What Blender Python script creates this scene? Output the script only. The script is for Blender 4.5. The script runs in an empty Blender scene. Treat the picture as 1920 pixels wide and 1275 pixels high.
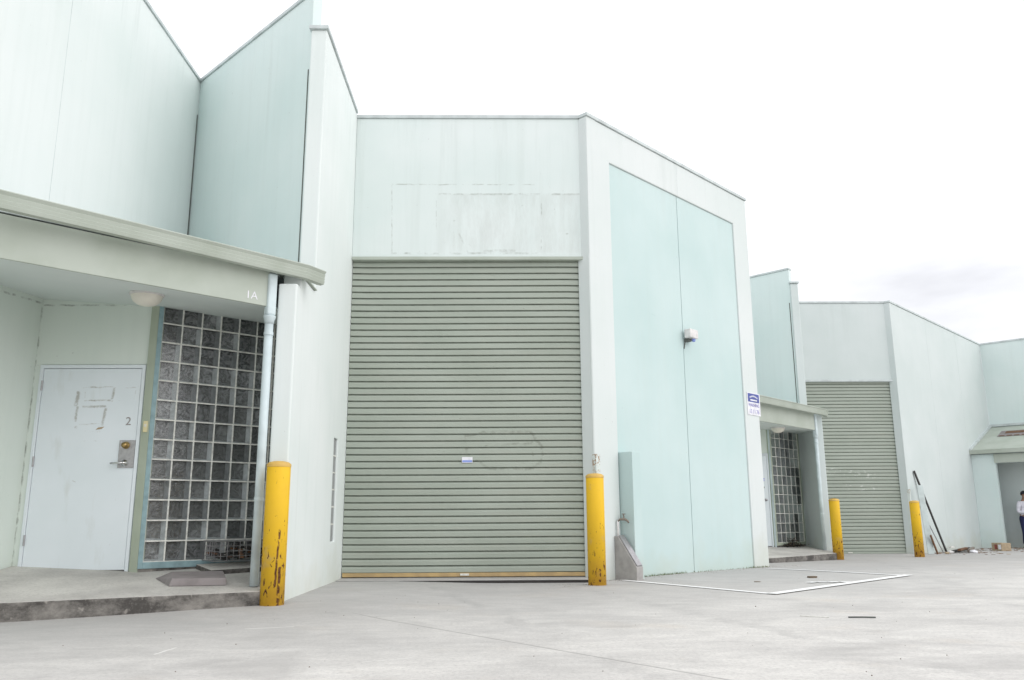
import bpy, bmesh, math, random
from mathutils import Vector, Matrix
random.seed(7)
R = math.radians
sc = bpy.context.scene
COL = sc.collection

# ------------------------------------------------------------------ camera
def cam_axes(p, y, r):
    cp, sp, cy, sy = math.cos(p), math.sin(p), math.cos(y), math.sin(y)
    f = Vector((sy*cp, cy*cp, sp)); rt = Vector((cy, -sy, 0)); up = rt.cross(f)
    c, s = math.cos(r), math.sin(r)
    return c*rt + s*up, -s*rt + c*up, f
cd = bpy.data.cameras.new('camera'); cam = bpy.data.objects.new('camera', cd); COL.objects.link(cam)
rx, ux, fx = cam_axes(R(12.1056), R(.8503), R(-.2834))
cam.matrix_world = Matrix(((rx.x, ux.x, -fx.x, 0), (rx.y, ux.y, -fx.y, 0), (rx.z, ux.z, -fx.z, .76), (0, 0, 0, 1)))
cd.sensor_width = 36; cd.lens = 1554.67/1920*36; cd.clip_start = .05; cd.clip_end = 3000
sc.camera = cam

# ------------------------------------------------------------------ world: bright overcast sky
w = bpy.data.worlds.new('World'); sc.world = w; w.use_nodes = True
nt = w.node_tree; nt.nodes.clear()
def N(nt, t, **k):
    n = nt.nodes.new(t)
    for a, b in k.items(): setattr(n, a, b)
    return n
out = N(nt, 'ShaderNodeOutputWorld'); mixs = N(nt, 'ShaderNodeMixShader')
sky = N(nt, 'ShaderNodeTexSky', sky_type='NISHITA', sun_disc=False)
sky.sun_elevation = R(33); sky.sun_rotation = R(118); sky.air_density = 1; sky.dust_density = 3
b1 = N(nt, 'ShaderNodeBackground'); b1.inputs['Strength'].default_value = .10
nt.links.new(sky.outputs[0], b1.inputs['Color'])
tc = N(nt, 'ShaderNodeTexCoord'); mp = N(nt, 'ShaderNodeMapping'); mp.inputs['Scale'].default_value = (1, 1, 3.2)
nz = N(nt, 'ShaderNodeTexNoise'); nz.inputs['Scale'].default_value = 3.1; nz.inputs['Detail'].default_value = 5
cr = N(nt, 'ShaderNodeValToRGB')
cr.color_ramp.elements[0].position = .40; cr.color_ramp.elements[0].color = (.60, .605, .64, 1)
cr.color_ramp.elements[1].position = .74; cr.color_ramp.elements[1].color = (.985, .995, 1.02, 1)
b2 = N(nt, 'ShaderNodeBackground'); b2.inputs['Strength'].default_value = 1.22
for a, b in ((tc.outputs['Generated'], mp.inputs['Vector']), (mp.outputs[0], nz.inputs['Vector']), (nz.outputs[0], cr.inputs[0]), (cr.outputs[0], b2.inputs['Color'])): nt.links.new(a, b)
dt = N(nt, 'ShaderNodeVectorMath', operation='DOT_PRODUCT'); dt.inputs[1].default_value = Vector((.56, .80, .16)).normalized()
nt.links.new(tc.outputs['Generated'], dt.inputs[0])
mr = N(nt, 'ShaderNodeMapRange'); mr.inputs[1].default_value = .94; mr.inputs[2].default_value = .99; nt.links.new(dt.outputs['Value'], mr.inputs[0])
mw = N(nt, 'ShaderNodeMix', data_type='RGBA'); mw.inputs[6].default_value = (.985, .995, 1.02, 1)
nt.links.new(mr.outputs[0], mw.inputs[0]); nt.links.new(cr.outputs[0], mw.inputs[7]); nt.links.new(mw.outputs[2], b2.inputs['Color'])
mixs.inputs[0].default_value = .93
nt.links.new(b1.outputs[0], mixs.inputs[1]); nt.links.new(b2.outputs[0], mixs.inputs[2]); nt.links.new(mixs.outputs[0], out.inputs[0])
sd = bpy.data.lights.new('sun', 'SUN'); sd.energy = .95; sd.angle = R(60); sd.color = (1, .985, .965)
sun = bpy.data.objects.new('sun', sd); COL.objects.link(sun)
az = R(118); el = R(33)
sdir = Vector((math.sin(az)*math.cos(el), math.cos(az)*math.cos(el), math.sin(el)))
sun.rotation_euler = sdir.to_track_quat('Z', 'Y').to_euler(); sun.location = sdir*60
sc.view_settings.view_transform = 'Standard'; sc.view_settings.look = 'None'
sc.view_settings.exposure = .17; sc.view_settings.gamma = 1

# ------------------------------------------------------------------ node helpers
def mat(name):
    m = bpy.data.materials.new(name); m.use_nodes = True
    return m, m.node_tree, m.node_tree.nodes['Principled BSDF']
def sr(r, g, b):
    return tuple((((c/255+.055)/1.055)**2.4 if c > 10 else c/255/12.92) for c in (r, g, b)) + (1,)
def L(nt, a, b): nt.links.new(a, b)
def pos(nt): return N(nt, 'ShaderNodeNewGeometry').outputs['Position']
def noise(nt, vec, scale, detail=3, sx=(1, 1, 1), rough=.5, dist=0):
    m_ = N(nt, 'ShaderNodeMapping'); m_.inputs['Scale'].default_value = sx; L(nt, vec, m_.inputs['Vector'])
    n = N(nt, 'ShaderNodeTexNoise'); n.inputs['Scale'].default_value = scale; n.inputs['Detail'].default_value = detail
    n.inputs['Roughness'].default_value = rough; n.inputs['Distortion'].default_value = dist
    L(nt, m_.outputs[0], n.inputs['Vector']); return n.outputs[0]
def rng(nt, v, a, b, c=0, d=1):
    n = N(nt, 'ShaderNodeMapRange'); n.inputs[1].default_value = a; n.inputs[2].default_value = b
    n.inputs[3].default_value = c; n.inputs[4].default_value = d; L(nt, v, n.inputs[0]); return n.outputs[0]
def math_(nt, op, a, b=None):
    n = N(nt, 'ShaderNodeMath', operation=op)
    for i, v in enumerate((a, b)):
        if v is None: continue
        if isinstance(v, (int, float)): n.inputs[i].default_value = v
        else: L(nt, v, n.inputs[i])
    return n.outputs[0]
def mix(nt, fac, a, b, blend='MIX'):
    n = N(nt, 'ShaderNodeMix', data_type='RGBA', blend_type=blend)
    for i, v in ((0, fac), (6, a), (7, b)):
        if isinstance(v, (int, float)): n.inputs[i].default_value = v
        elif isinstance(v, tuple): n.inputs[i].default_value = v
        else: L(nt, v, n.inputs[i])
    return n.outputs[2]
def bump(nt, bs, h, strength=.3, dist=.01):
    n = N(nt, 'ShaderNodeBump'); n.inputs['Strength'].default_value = strength; n.inputs['Distance'].default_value = dist
    L(nt, h, n.inputs['Height']); L(nt, n.outputs[0], bs.inputs['Normal'])
def xyz(nt, p):
    n = N(nt, 'ShaderNodeSeparateXYZ'); L(nt, p, n.inputs[0]); return n.outputs
def seg_mask(nt, p, segs, wdt, warp=.025):
    """1 where the world point lies within wdt of one of the line segments (worn tape marks, cracks)"""
    wn = N(nt, 'ShaderNodeTexNoise'); wn.inputs['Scale'].default_value = 11; wn.inputs['Detail'].default_value = 3; L(nt, p, wn.inputs['Vector'])
    ws = N(nt, 'ShaderNodeVectorMath', operation='SUBTRACT'); L(nt, wn.outputs['Color'], ws.inputs[0]); ws.inputs[1].default_value = (.5, .5, .5)
    wm = N(nt, 'ShaderNodeVectorMath', operation='SCALE'); wm.inputs['Scale'].default_value = warp; L(nt, ws.outputs[0], wm.inputs[0])
    wa = N(nt, 'ShaderNodeVectorMath', operation='ADD'); L(nt, p, wa.inputs[0]); L(nt, wm.outputs[0], wa.inputs[1]); p = wa.outputs[0]
    res = None
    for s in segs:
        a, b = Vector(s[0]), Vector(s[1]); ww = s[2] if len(s) > 2 else wdt
        d = b-a
        v = N(nt, 'ShaderNodeVectorMath', operation='SUBTRACT'); L(nt, p, v.inputs[0]); v.inputs[1].default_value = a
        q = N(nt, 'ShaderNodeVectorMath', operation='DOT_PRODUCT'); L(nt, v.outputs[0], q.inputs[0]); q.inputs[1].default_value = d/d.length_squared
        c = N(nt, 'ShaderNodeClamp'); L(nt, q.outputs['Value'], c.inputs[0])
        e = N(nt, 'ShaderNodeVectorMath', operation='SCALE'); e.inputs[0].default_value = d; L(nt, c.outputs[0], e.inputs['Scale'])
        f = N(nt, 'ShaderNodeVectorMath', operation='DISTANCE'); L(nt, v.outputs[0], f.inputs[0]); L(nt, e.outputs[0], f.inputs[1])
        g = rng(nt, f.outputs['Value'], ww*.5, ww*1.2, 1, 0)
        res = g if res is None else math_(nt, 'MAXIMUM', res, g)
    return res

def paint_wall(name, col, col2, marks=None, stain=.5, streak=.5, base_z=0.0, marks_col=(.32, .34, .31, 1), patch=False):
    m, t, bs = mat(name); p = pos(t)
    fine = noise(t, p, 9, 4, (1, 1, .05), .6)           # brushed vertical texture of the panels
    blot = noise(t, p, .8, 4)
    c = mix(t, rng(t, blot, .35, .68), col, col2)
    c = mix(t, math_(t, 'MULTIPLY', rng(t, fine, .48, .75), .22*streak), c, (.50, .56, .53, 1))
    z = xyz(t, p)[2]
    if patch:
        s_ = xyz(t, p); bx = math_(t, 'MULTIPLY', math_(t, 'MULTIPLY', rng(t, s_[0], -.9, -.6), rng(t, s_[0], 1.14, 1.16, 1, 0)), math_(t, 'MULTIPLY', rng(t, s_[2], 4.18, 4.25), rng(t, s_[2], 5.05, 5.08, 1, 0)))
        pn = rng(t, noise(t, p, 6, 6, (1, 1, .25), .75), .40, .64)
        c = mix(t, math_(t, 'MULTIPLY', math_(t, 'MULTIPLY', bx, pn), .27), c, (.42, .44, .41, 1))
    # mould and splash stain creeping up from the ground, ragged
    low = rng(t, math_(t, 'ADD', z, math_(t, 'MULTIPLY', noise(t, p, 2.2, 5), -1.1)), base_z-.95, base_z-.15, 1, 0)
    c = mix(t, math_(t, 'MULTIPLY', low, .95*stain), c, (.44, .43, .28, 1))
    dr = noise(t, p, 3.2, 6, (1, 1, .12), .7)
    c = mix(t, math_(t, 'MULTIPLY', rng(t, dr, .62, .80), .35*stain), c, (.40, .42, .38, 1))
    hi = math_(t, 'MULTIPLY', rng(t, z, 4.9, 6.2), rng(t, noise(t, p, 4.5, 5, (1, 1, .06), .7), .56, .70))
    c = mix(t, math_(t, 'MULTIPLY', hi, .22), c, (.42, .47, .45, 1))
    sp = noise(t, p, 26, 2)
    c = mix(t, math_(t, 'MULTIPLY', rng(t, sp, .74, .80), .4), c, (.33, .34, .32, 1))
    if marks:
        mk = math_(t, 'MULTIPLY', seg_mask(t, p, marks, .012), rng(t, noise(t, p, 9, 5, rough=.65), .44, .66))
        c = mix(t, math_(t, 'MULTIPLY', mk, .62), c, marks_col)
    L(t, c, bs.inputs['Base Color']); bs.inputs['Roughness'].default_value = .75
    h = math_(t, 'ADD', noise(t, p, 60, 3, (1, 1, .15)), math_(t, 'MULTIPLY', noise(t, p, 1.5, 2), 2))
    bump(t, bs, h, .18, .004)
    return m
def simple(name, col, rough=.6, metal=0, var=.12, scale=12, col2=None, bumps=.1):
    m, t, bs = mat(name); p = pos(t)
    n = noise(t, p, scale, 4)
    d = col2 or tuple(c*(1-var*2.2) for c in col[:3])+(1,)
    L(t, mix(t, rng(t, n, .4, .75), col, d), bs.inputs['Base Color'])
    bs.inputs['Roughness'].default_value = rough; bs.inputs['Metallic'].default_value = metal
    if bumps: bump(t, bs, noise(t, p, scale*5, 2), bumps, .003)
    return m

# facade marks (ghosts of removed boards) on the near unit, on plane y = 10.6
FY = 10.6
fm = [((q_, FY, z_), (q_+.01, FY, z_), .014) for q_, z_ in ((-1.465, 5.2), (-.93, 5.2), (-.45, 5.2), (.05, 5.2), (.568, 5.2), (-1.46, 4.72), (.56, 4.68), (-1.44, 4.22), (-.62, 4.68), (.3, 4.9), (.9, 4.5))]
fm += [((-1.465, FY, 5.2), (.568, FY, 5.2), .010), ((-.861, FY, 5.06), (1.13, FY, 5.06), .016), ((-1.44, FY, 4.22), (.56, FY, 4.22), .014),
      ((-1.465, FY, 5.2), (-1.44, FY, 4.22), .008), ((.568, FY, 5.2), (.556, FY, 4.22), .009), ((-.58, FY, 4.57), (-.43, FY, 4.23), .012),
      ((-.2, FY, 4.25), (.2, FY, 4.26), .022), ((-.86, FY, 5.06), (-.85, FY, 4.5), .006)]
M = {}
PALE, PALE2 = (.665, .735, .72, 1), (.61, .70, .68, 1)
M['wall'] = paint_wall('pale_mint_paint', (.735, .775, .765, 1), (.68, .735, .72, 1))
M['front'] = paint_wall('pale_mint_paint_sun_offset', (.655, .69, .685, 1), (.61, .66, .65, 1))  # same mint paint, colour darkened to offset the sun on the front
M['wall2'] = paint_wall('weathered_mint_paint', (.60, .65, .645, 1), (.55, .61, .60, 1), base_z=-.14)
M['facade'] = paint_wall('pale_mint_paint_marked', (.70, .755, .745, 1), (.64, .715, .70, 1), marks=fm, streak=1.0, patch=True)
M['mint'] = paint_wall('mint_paint', (.67, .755, .742, 1), (.61, .715, .70, 1), stain=.25)
M['teal'] = paint_wall('aqua_panel_paint', (.535, .645, .64, 1), (.48, .605, .597, 1), stain=.4,
    marks=[((1.9+.7*k, 11.3+.7*k, 3.66-.06*k), (2.25+.7*k, 11.6+.7*k, 3.6-.06*k), .012) for k in (0, 1)], marks_col=(.40, .52, .52, 1))
crk = [((-4.66, 8.25, .3), (-4.66, 8.25, 2.95), .012), ((-4.66, 5.0, 2.62), (-4.66, 8.25, 2.92), .012), ((-4.66, 8.25, 2.9), (-3.6, 8.25, 2.9), .010)]
M['porchwall'] = paint_wall('porch_wall_paint', marks=crk, marks_col=(.07, .07, .06, 1), * ((.68, .735, .685, 1), (.63, .70, .645, 1)), stain=.6)
M['soffit'] = paint_wall('soffit_paint', (.68, .73, .71, 1), (.62, .68, .66, 1), stain=.2, streak=0)
M['fascia'] = simple('grey_green_fascia_paint', (.425, .465, .41, 1), .6, col2=(.36, .40, .34, 1), scale=2.5)
M['olive'] = simple('olive_post_paint', (.40, .445, .36, 1), .6, col2=(.35, .395, .31, 1), scale=3)
M['coping'] = simple('grey_metal_capping', (.56, .61, .61, 1), .5, scale=5)
M['joint'] = simple('dark_joint_sealant', (.12, .13, .12, 1), .8)
M['seam'] = simple('teal_joint_sealant', (.20, .33, .33, 1), .8)
M['pipe'] = simple('pale_blue_downpipe_paint', (.60, .69, .71, 1), .45, scale=4)
M['door'] = None
M['bluepaint'] = simple('dusty_blue_frame_paint', (.27, .40, .43, 1), .6, scale=14)
M['mortar'] = simple('white_mortar', (.78, .78, .73, 1), .8, scale=30, var=.14)
M['steel'] = simple('brushed_steel', (.42, .41, .42, 1), .38, .8, scale=30)
M['chrome'] = simple('chrome', (.7, .7, .7, 1), .2, 1, bumps=0)
M['brass'] = simple('brass', (.45, .31, .13, 1), .35, .9)
M['cream'] = simple('cream_plastic', (.72, .64, .38, 1), .5, bumps=0)
M['opal'] = simple('opal_glass', (.78, .75, .66, 1), .35, scale=3, bumps=0)
M['black'] = simple('black_weathered', (.03, .028, .026, 1), .7)
M['rail'] = simple('ochre_bottom_rail', (.52, .37, .17, 1), .65, scale=6, col2=(.36, .26, .14, 1))
M['blue'] = simple('blue_print', (.06, .085, .33, 1), .5, bumps=0)
M['ltblue'] = simple('light_blue_print', (.25, .33, .72, 1), .5, bumps=0)
M['white'] = simple('white_print', (.78, .78, .82, 1), .5, bumps=0)
M['purple'] = simple('faded_blue_lettering', (.22, .20, .50, 1), .5, bumps=0)
M['whitebox'] = simple('white_plastic', (.72, .70, .69, 1), .45, bumps=0)
M['leaf'] = simple('dead_leaf', (.14, .10, .06, 1), .8)
M['moss'] = simple('moss_and_weeds', (.16, .19, .08, 1), .9, scale=40)
M['wood'] = simple('grey_timber', (.22, .19, .16, 1), .8, scale=20)
M['paleboard'] = simple('pale_board', (.53, .60, .595, 1), .7, scale=4)
M['card'] = simple('cardboard', (.42, .33, .22, 1), .8)
M['red'] = simple('red_brown_print', (.25, .05, .03, 1), .6)
M['slab'] = simple('mauve_grey_rubber', (.26, .235, .235, 1), .75, scale=9, col2=(.19, .17, .17, 1))
M['faded'] = simple('faded_number_print', (.36, .34, .33, 1), .7, var=.2, scale=60, bumps=0)
M['brown'] = simple('brown_rust', (.16, .08, .04, 1), .8)

def door_material():
    m, t, bs = mat('white_door_paint'); p = pos(t); Y = 8.25
    c = mix(t, rng(t, noise(t, p, 1.6, 5), .35, .7), (.74, .79, .83, 1), (.68, .74, .77, 1))
    seg = [((-4.15, Y, 2.05), (-3.86, Y, 2.06), .010), ((-4.13, Y, 2.0), (-4.13, Y, 1.92), .008), ((-4.13, Y, 1.92), (-3.86, Y, 1.92), .010),
           ((-3.85, Y, 2.04), (-3.86, Y, 1.92), .014), ((-3.84, Y, 2.05), (-3.62, Y, 2.05), .008), ((-3.63, Y, 2.05), (-3.64, Y, 1.93), .008), ((-3.84, Y, 1.92), (-3.64, Y, 1.92), .005),
           ((-4.2, Y, 2.0), (-4.21, Y, 1.88), .022), ((-4.14, Y, 1.86), (-3.92, Y, 1.86), .014), ((-4.19, Y, 1.85), (-4.2, Y, 1.72), .014), ((-3.91, Y, 1.84), (-3.93, Y, 1.68), .016),
           ((-4.16, Y, 1.68), (-3.96, Y, 1.69), .010), ((-4.19, Y, 1.655), (-4.185, Y, 1.65), .016), ((-4.09, Y, 1.615), (-3.95, Y, 1.61), .010),
           ((-4.16, Y, 1.64), (-4.17, Y, 1.52), .006), ((-4.17, Y, 1.52), (-3.93, Y, 1.52), .007), ((-4.2, Y, 1.15), (-4.13, Y, 1.12), .006), ((-3.73, Y, 1.03), (-3.75, Y, .45), .006)]
    mk = math_(t, 'MULTIPLY', seg_mask(t, p, seg, .01), rng(t, noise(t, p, 38, 4, rough=.7), .36, .52))
    c = mix(t, math_(t, 'MULTIPLY', mk, .62), c, (.25, .22, .17, 1))
    c = mix(t, math_(t, 'MULTIPLY', rng(t, noise(t, p, 7, 5, (1, 1, .3)), .62, .75), .25), c, (.45, .46, .40, 1))
    L(t, c, bs.inputs['Base Color']); bs.inputs['Roughness'].default_value = .5
    bump(t, bs, noise(t, p, 20, 2), .05, .003)
    return m
M['door'] = door_material()

def shutter_material():
    m, t, bs = mat('grey_green_shutter_paint'); p = pos(t); Y = 10.68
    c = mix(t, rng(t, noise(t, p, 1.1, 5, (1, 1, 2)), .35, .68), (.375, .415, .36, 1), (.33, .37, .315, 1))
    c = mix(t, math_(t, 'MULTIPLY', rng(t, noise(t, p, 2.0, 5, (.6, 1, 8), .65), .5, .8), .5), c, (.40, .40, .35, 1))
    O = [(-.45, 1.78), (-.22, 1.84), (.39, 1.84), (.53, 1.66), (.53, 1.45), (.38, 1.37), (-.15, 1.37), (-.26, 1.45), (-.43, 1.56)]
    O = [((a[0], Y, a[1]), (b[0], Y, b[1]), .022) for a, b in zip(O, O[1:]+O[:1])]
    O += [((-.17, Y, 1.66), (.40, Y, 1.70), .02), ((.42, Y, 1.78), (.42, Y, 1.33), .010), ((-.1, Y, 1.385), (.34, Y, 1.385), .018), ((.5, Y, 1.42), (.9, Y, 1.43), .012)]
    mk = math_(t, 'MULTIPLY', seg_mask(t, p, O, .012, .07), rng(t, noise(t, p, 12, 5), .38, .56))
    ch = math_(t, 'MULTIPLY', seg_mask(t, p, [((7.9, 20.7, 1.9), (9.2, 20.7, 1.75), .12), ((8.6, 20.7, 1.5), (9.3, 20.7, 1.35), .12)], .1), rng(t, noise(t, p, 11, 4, (1, 1, 2)), .56, .66))
    c = mix(t, math_(t, 'MULTIPLY', ch, .7), c, (.62, .64, .60, 1))
    c = mix(t, math_(t, 'MULTIPLY', mk, .5), c, (.15, .155, .12, 1))
    c = mix(t, math_(t, 'MULTIPLY', rng(t, noise(t, p, 30, 2), .75, .79), .6), c, (.15, .15, .12, 1))
    L(t, c, bs.inputs['Base Color']); bs.inputs['Roughness'].default_value = .5
    return m
M['shutter'] = shutter_material()
M['groove'] = simple('shutter_groove_shade_and_grime', (.235, .26, .22, 1), .8, bumps=0)  # groove shade painted in as a darker colour, together with grime

def bollard_material():
    m, t, bs = mat('chipped_yellow_paint'); p = pos(t)
    c = mix(t, rng(t, noise(t, p, 2.5, 4), .3, .7), (.79, .49, .02, 1), (.70, .43, .03, 1))
    ch = noise(t, p, 26, 4, (1, 1, .5), .6, .8)
    z = xyz(t, p)[2]
    lim = rng(t, z, 0.1, 1.2, -.02, .10)
    chip = rng(t, math_(t, 'SUBTRACT', ch, lim), .600, .625)
    st = seg_mask(t, p, [((-1.940, 7.514, .66), (-1.958, 7.505, .18), .011), ((-1.925, 7.525, .34), (-1.93, 7.522, .02), .016), ((-2.095, 7.55, .42), (-2.10, 7.55, .18), .006)], .008)
    chip = math_(t, 'MAXIMUM', chip, math_(t, 'MULTIPLY', st, rng(t, noise(t, p, 30, 3), .38, .46)))
    c = mix(t, rng(t, noise(t, p, 5, 4), .60, .78), c, (.55, .38, .14, 1))
    c = mix(t, rng(t, math_(t, 'ADD', z, math_(t, 'MULTIPLY', noise(t, p, 9, 4), -.5)), -.35, .08, .75, 0), c, (.46, .22, .05, 1))
    rust = mix(t, rng(t, noise(t, p, 60, 2), .4, .6), (.10, .035, .02, 1), (.20, .09, .04, 1))
    c = mix(t, chip, c, rust)
    L(t, c, bs.inputs['Base Color']); L(t, rng(t, chip, 0, 1, .6, .85), bs.inputs['Roughness']); bs.inputs['Specular IOR Level'].default_value = .25
    bump(t, bs, math_(t, 'SUBTRACT', noise(t, p, 40, 2), math_(t, 'MULTIPLY', chip, 1.5)), .25, .003)
    return m
M['bollard'] = bollard_material()

def guard_material():
    m, t, bs = mat('painted_steel_with_rust'); p = pos(t); z = xyz(t, p)[2]
    c = mix(t, rng(t, noise(t, p, 4, 3), .3, .7), (.66, .71, .69, 1), (.58, .64, .61, 1))
    k = math_(t, 'MULTIPLY', rng(t, noise(t, p, 30, 4, rough=.7), .50, .56), rng(t, z, 1.25, 1.45))
    c = mix(t, k, c, (.28, .15, .06, 1)); L(t, c, bs.inputs['Base Color']); bs.inputs['Roughness'].default_value = .6
    return m
M['guard'] = guard_material()
def ground_material():
    m, t, bs = mat('worn_concrete'); p = pos(t)
    a = noise(t, p, .35, 5, (1, 1, 1), .55); b = noise(t, p, 1.5, 6, (.75, 1.15, 1), .62, .5); f = noise(t, p, 40, 4, (1, 1, 1), .7)
    c = mix(t, rng(t, a, .32, .66), (.71, .685, .65, 1), (.61, .59, .56, 1))
    c = mix(t, math_(t, 'MULTIPLY', rng(t, b, .40, .66), .55), c, (.42, .405, .39, 1))
    c = mix(t, math_(t, 'MULTIPLY', rng(t, noise(t, p, 2.1, 6, (.8, 1.2, 1), .66, .8), .58, .74), .55), c, (.72, .70, .67, 1))
    c = mix(t, math_(t, 'MULTIPLY', rng(t, noise(t, p, .9, 4), .58, .74), .45), c, (.60, .51, .41, 1))
    c = mix(t, math_(t, 'MULTIPLY', rng(t, f, .46, .70), .5), c, (.33, .32, .31, 1))
    c = mix(t, math_(t, 'MULTIPLY', rng(t, noise(t, p, 130, 2), .56, .68), .4), c, (.82, .80, .77, 1))
    c = mix(t, math_(t, 'MULTIPLY', rng(t, noise(t, p, .55, 5, (1, 1.2, 1), .6, 1.2), .56, .68), .45), c, (.40, .385, .37, 1))
    # tyre grime in front of the roller doors, a band along the building
    s = xyz(t, p)
    v = math_(t, 'SUBTRACT', math_(t, 'MULTIPLY', s[1], .5), math_(t, 'MULTIPLY', s[0], .40))
    g = math_(t, 'ADD', v, math_(t, 'MULTIPLY', noise(t, p, 1.3, 5, (.5, 1, 1), .6), 1.6))
    c = mix(t, math_(t, 'MULTIPLY', rng(t, g, 3.2, 5.2), .62), c, (.34, .335, .33, 1))
    dk = rng(t, noise(t, p, 3.3, 4, (.5, 1.3, 1)), .70, .78)
    mt = noise(t, p, 7, 5, (.6, 1.3, 1), .7)
    c = mix(t, math_(t, 'MULTIPLY', rng(t, mt, .38, .7), .3), c, (.30, .29, .28, 1))
    c = mix(t, math_(t, 'MULTIPLY', dk, .35), c, (.22, .215, .21, 1))
    ty = seg_mask(t, p, [((-.9, 10.2, 0), (1.2, 2.5, 0), .10), ((.6, 10.2, 0), (2.9, 2.5, 0), .10), ((8.3, 20, 0), (4, 6, 0), .12)], .1, .25)
    c = mix(t, math_(t, 'MULTIPLY', math_(t, 'MULTIPLY', ty, rng(t, noise(t, p, 3, 5, (1, .4, 1), .65), .42, .66)), .30), c, (.25, .245, .24, 1))
    jn = seg_mask(t, p, [((-1.324, 7.242, 0), (3.6, 1.0, 0), .011), ((1.6, 9.9, 0), (14, 12.6, 0), .006)], .008, .008)
    c = mix(t, math_(t, 'MULTIPLY', jn, .6), c, (.22, .21, .20, 1))
    sc_ = seg_mask(t, p, [((-1.997, 5.09, 0), (-1.972, 5.33, 0), .010), ((-.75, 4.77, 0), (-.5, 4.9, 0), .006), ((-1.8, 6.2, 0), (-1.5, 6.3, 0), .012)], .008)
    c = mix(t, math_(t, 'MULTIPLY', sc_, .6), c, (.80, .79, .76, 1))
    L(t, c, bs.inputs['Base Color']); bs.inputs['Roughness'].default_value = .85
    bump(t, bs, math_(t, 'ADD', f, math_(t, 'MULTIPLY', b, .7)), .35, .006)
    return m
M['ground'] = ground_material()
def kerb_material():
    m, t, bs = mat('stained_kerb_concrete'); p = pos(t)
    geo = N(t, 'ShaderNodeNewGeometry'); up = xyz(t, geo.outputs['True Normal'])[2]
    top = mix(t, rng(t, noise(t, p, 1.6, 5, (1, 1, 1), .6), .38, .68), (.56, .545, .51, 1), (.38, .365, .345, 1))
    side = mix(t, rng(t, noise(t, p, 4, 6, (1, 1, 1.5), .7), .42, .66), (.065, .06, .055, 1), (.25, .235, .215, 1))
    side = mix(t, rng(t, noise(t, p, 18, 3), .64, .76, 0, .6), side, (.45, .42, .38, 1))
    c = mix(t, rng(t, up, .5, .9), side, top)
    c = mix(t, math_(t, 'MULTIPLY', rng(t, noise(t, p, 50, 3), .5, .75), .4), c, (.2, .19, .18, 1))
    L(t, c, bs.inputs['Base Color']); bs.inputs['Roughness'].default_value = .9
    bump(t, bs, noise(t, p, 30, 5), .5, .008)
    return m
M['kerb'] = kerb_material()
def glassback():
    m, t, bs = mat('rippled_block_glass'); p = pos(t)
    n = noise(t, p, 13, 2, (1, 1, 1), .5, 2.2); big = noise(t, p, 1.1, 2)
    c = mix(t, rng(t, n, .36, .68), (.12, .12, .123, 1), (.40, .40, .41, 1))  # lighter ripples paint wavy highlights into the glass colour
    c = mix(t, rng(t, big, .4, .62, 0, .7), c, (.14, .14, .135, 1))
    L(t, c, bs.inputs['Base Color']); bs.inputs['Roughness'].default_value = .12
    bs.inputs['IOR'].default_value = 1.5
    bump(t, bs, n, .9, .02)
    return m
M['glass'] = glassback()
M['frost'] = simple('frosted_side_light_strip', (.52, .54, .55, 1), .35, scale=20, var=.15)  # frosted sides, paled to paint the refracted light strip in each block
M['slit'] = simple('grey_rippled_glass', (.27, .28, .285, 1), .3, scale=30, var=.13, bumps=.5)
def pane():
    m, t, bs = mat('clear_block_face'); t.nodes.remove(bs)
    o = t.nodes['Material Output']; mx = N(t, 'ShaderNodeMixShader'); tr = N(t, 'ShaderNodeBsdfTransparent'); gl = N(t, 'ShaderNodeBsdfGlossy')
    gl.inputs['Roughness'].default_value = .12; tr.inputs[0].default_value = (.93, .95, .95, 1)
    fr = N(t, 'ShaderNodeFresnel'); fr.inputs[0].default_value = 1.5
    bp = N(t, 'ShaderNodeBump'); bp.inputs['Strength'].default_value = .5; bp.inputs['Distance'].default_value = .01
    L(t, noise(t, pos(t), 16, 2, dist=1), bp.inputs['Height']); L(t, bp.outputs[0], gl.inputs['Normal'])
    L(t, fr.outputs[0], mx.inputs[0]); L(t, tr.outputs[0], mx.inputs[1]); L(t, gl.outputs[0], mx.inputs[2]); L(t, mx.outputs[0], o.inputs[0])
    return m
M['pane'] = pane()
def line_paint():
    m, t, bs = mat('worn_white_line_paint'); p = pos(t)
    c = mix(t, rng(t, noise(t, p, 14, 5, rough=.7), .52, .68), (.86, .86, .85, 1), (.70, .69, .67, 1))
    L(t, c, bs.inputs['Base Color']); bs.inputs['Roughness'].default_value = .8
    return m
M['line'] = line_paint()

# ------------------------------------------------------------------ object helpers
ROOT = {}
def thing(name, label, cat, loc, group=None):
    o = bpy.data.objects.new(name, None); COL.objects.link(o); o.location = loc; o.empty_display_size = .2
    o['label'] = label; o['category'] = cat
    if group: o['group'] = group
    ROOT[o.name] = Vector(loc); return o
def root_loc(p):
    while p.parent: p = p.parent
    return ROOT[p.name]
def obj(name, bm, m, parent=None, loc=(0, 0, 0), bevel=0, smooth=False, label=None):
    base = root_loc(parent) if parent else Vector(loc)
    bmesh.ops.translate(bm, verts=bm.verts, vec=-base)
    bmesh.ops.recalc_face_normals(bm, faces=bm.faces)
    me = bpy.data.meshes.new(name); bm.to_mesh(me); bm.free()
    for mm in (m if isinstance(m, (list, tuple)) else [m]): me.materials.append(mm)
    if smooth: me.polygons.foreach_set('use_smooth', [True]*len(me.polygons))
    o = bpy.data.objects.new(name, me); COL.objects.link(o)
    if parent: o.parent = parent
    else: o.location = base; ROOT[o.name] = base
    if bevel:
        b = o.modifiers.new('bevel', 'BEVEL'); b.width = bevel; b.segments = 2; b.limit_method = 'ANGLE'; b.angle_limit = R(40); b.use_clamp_overlap = True
    if label: o['label'] = label
    return o
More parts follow.
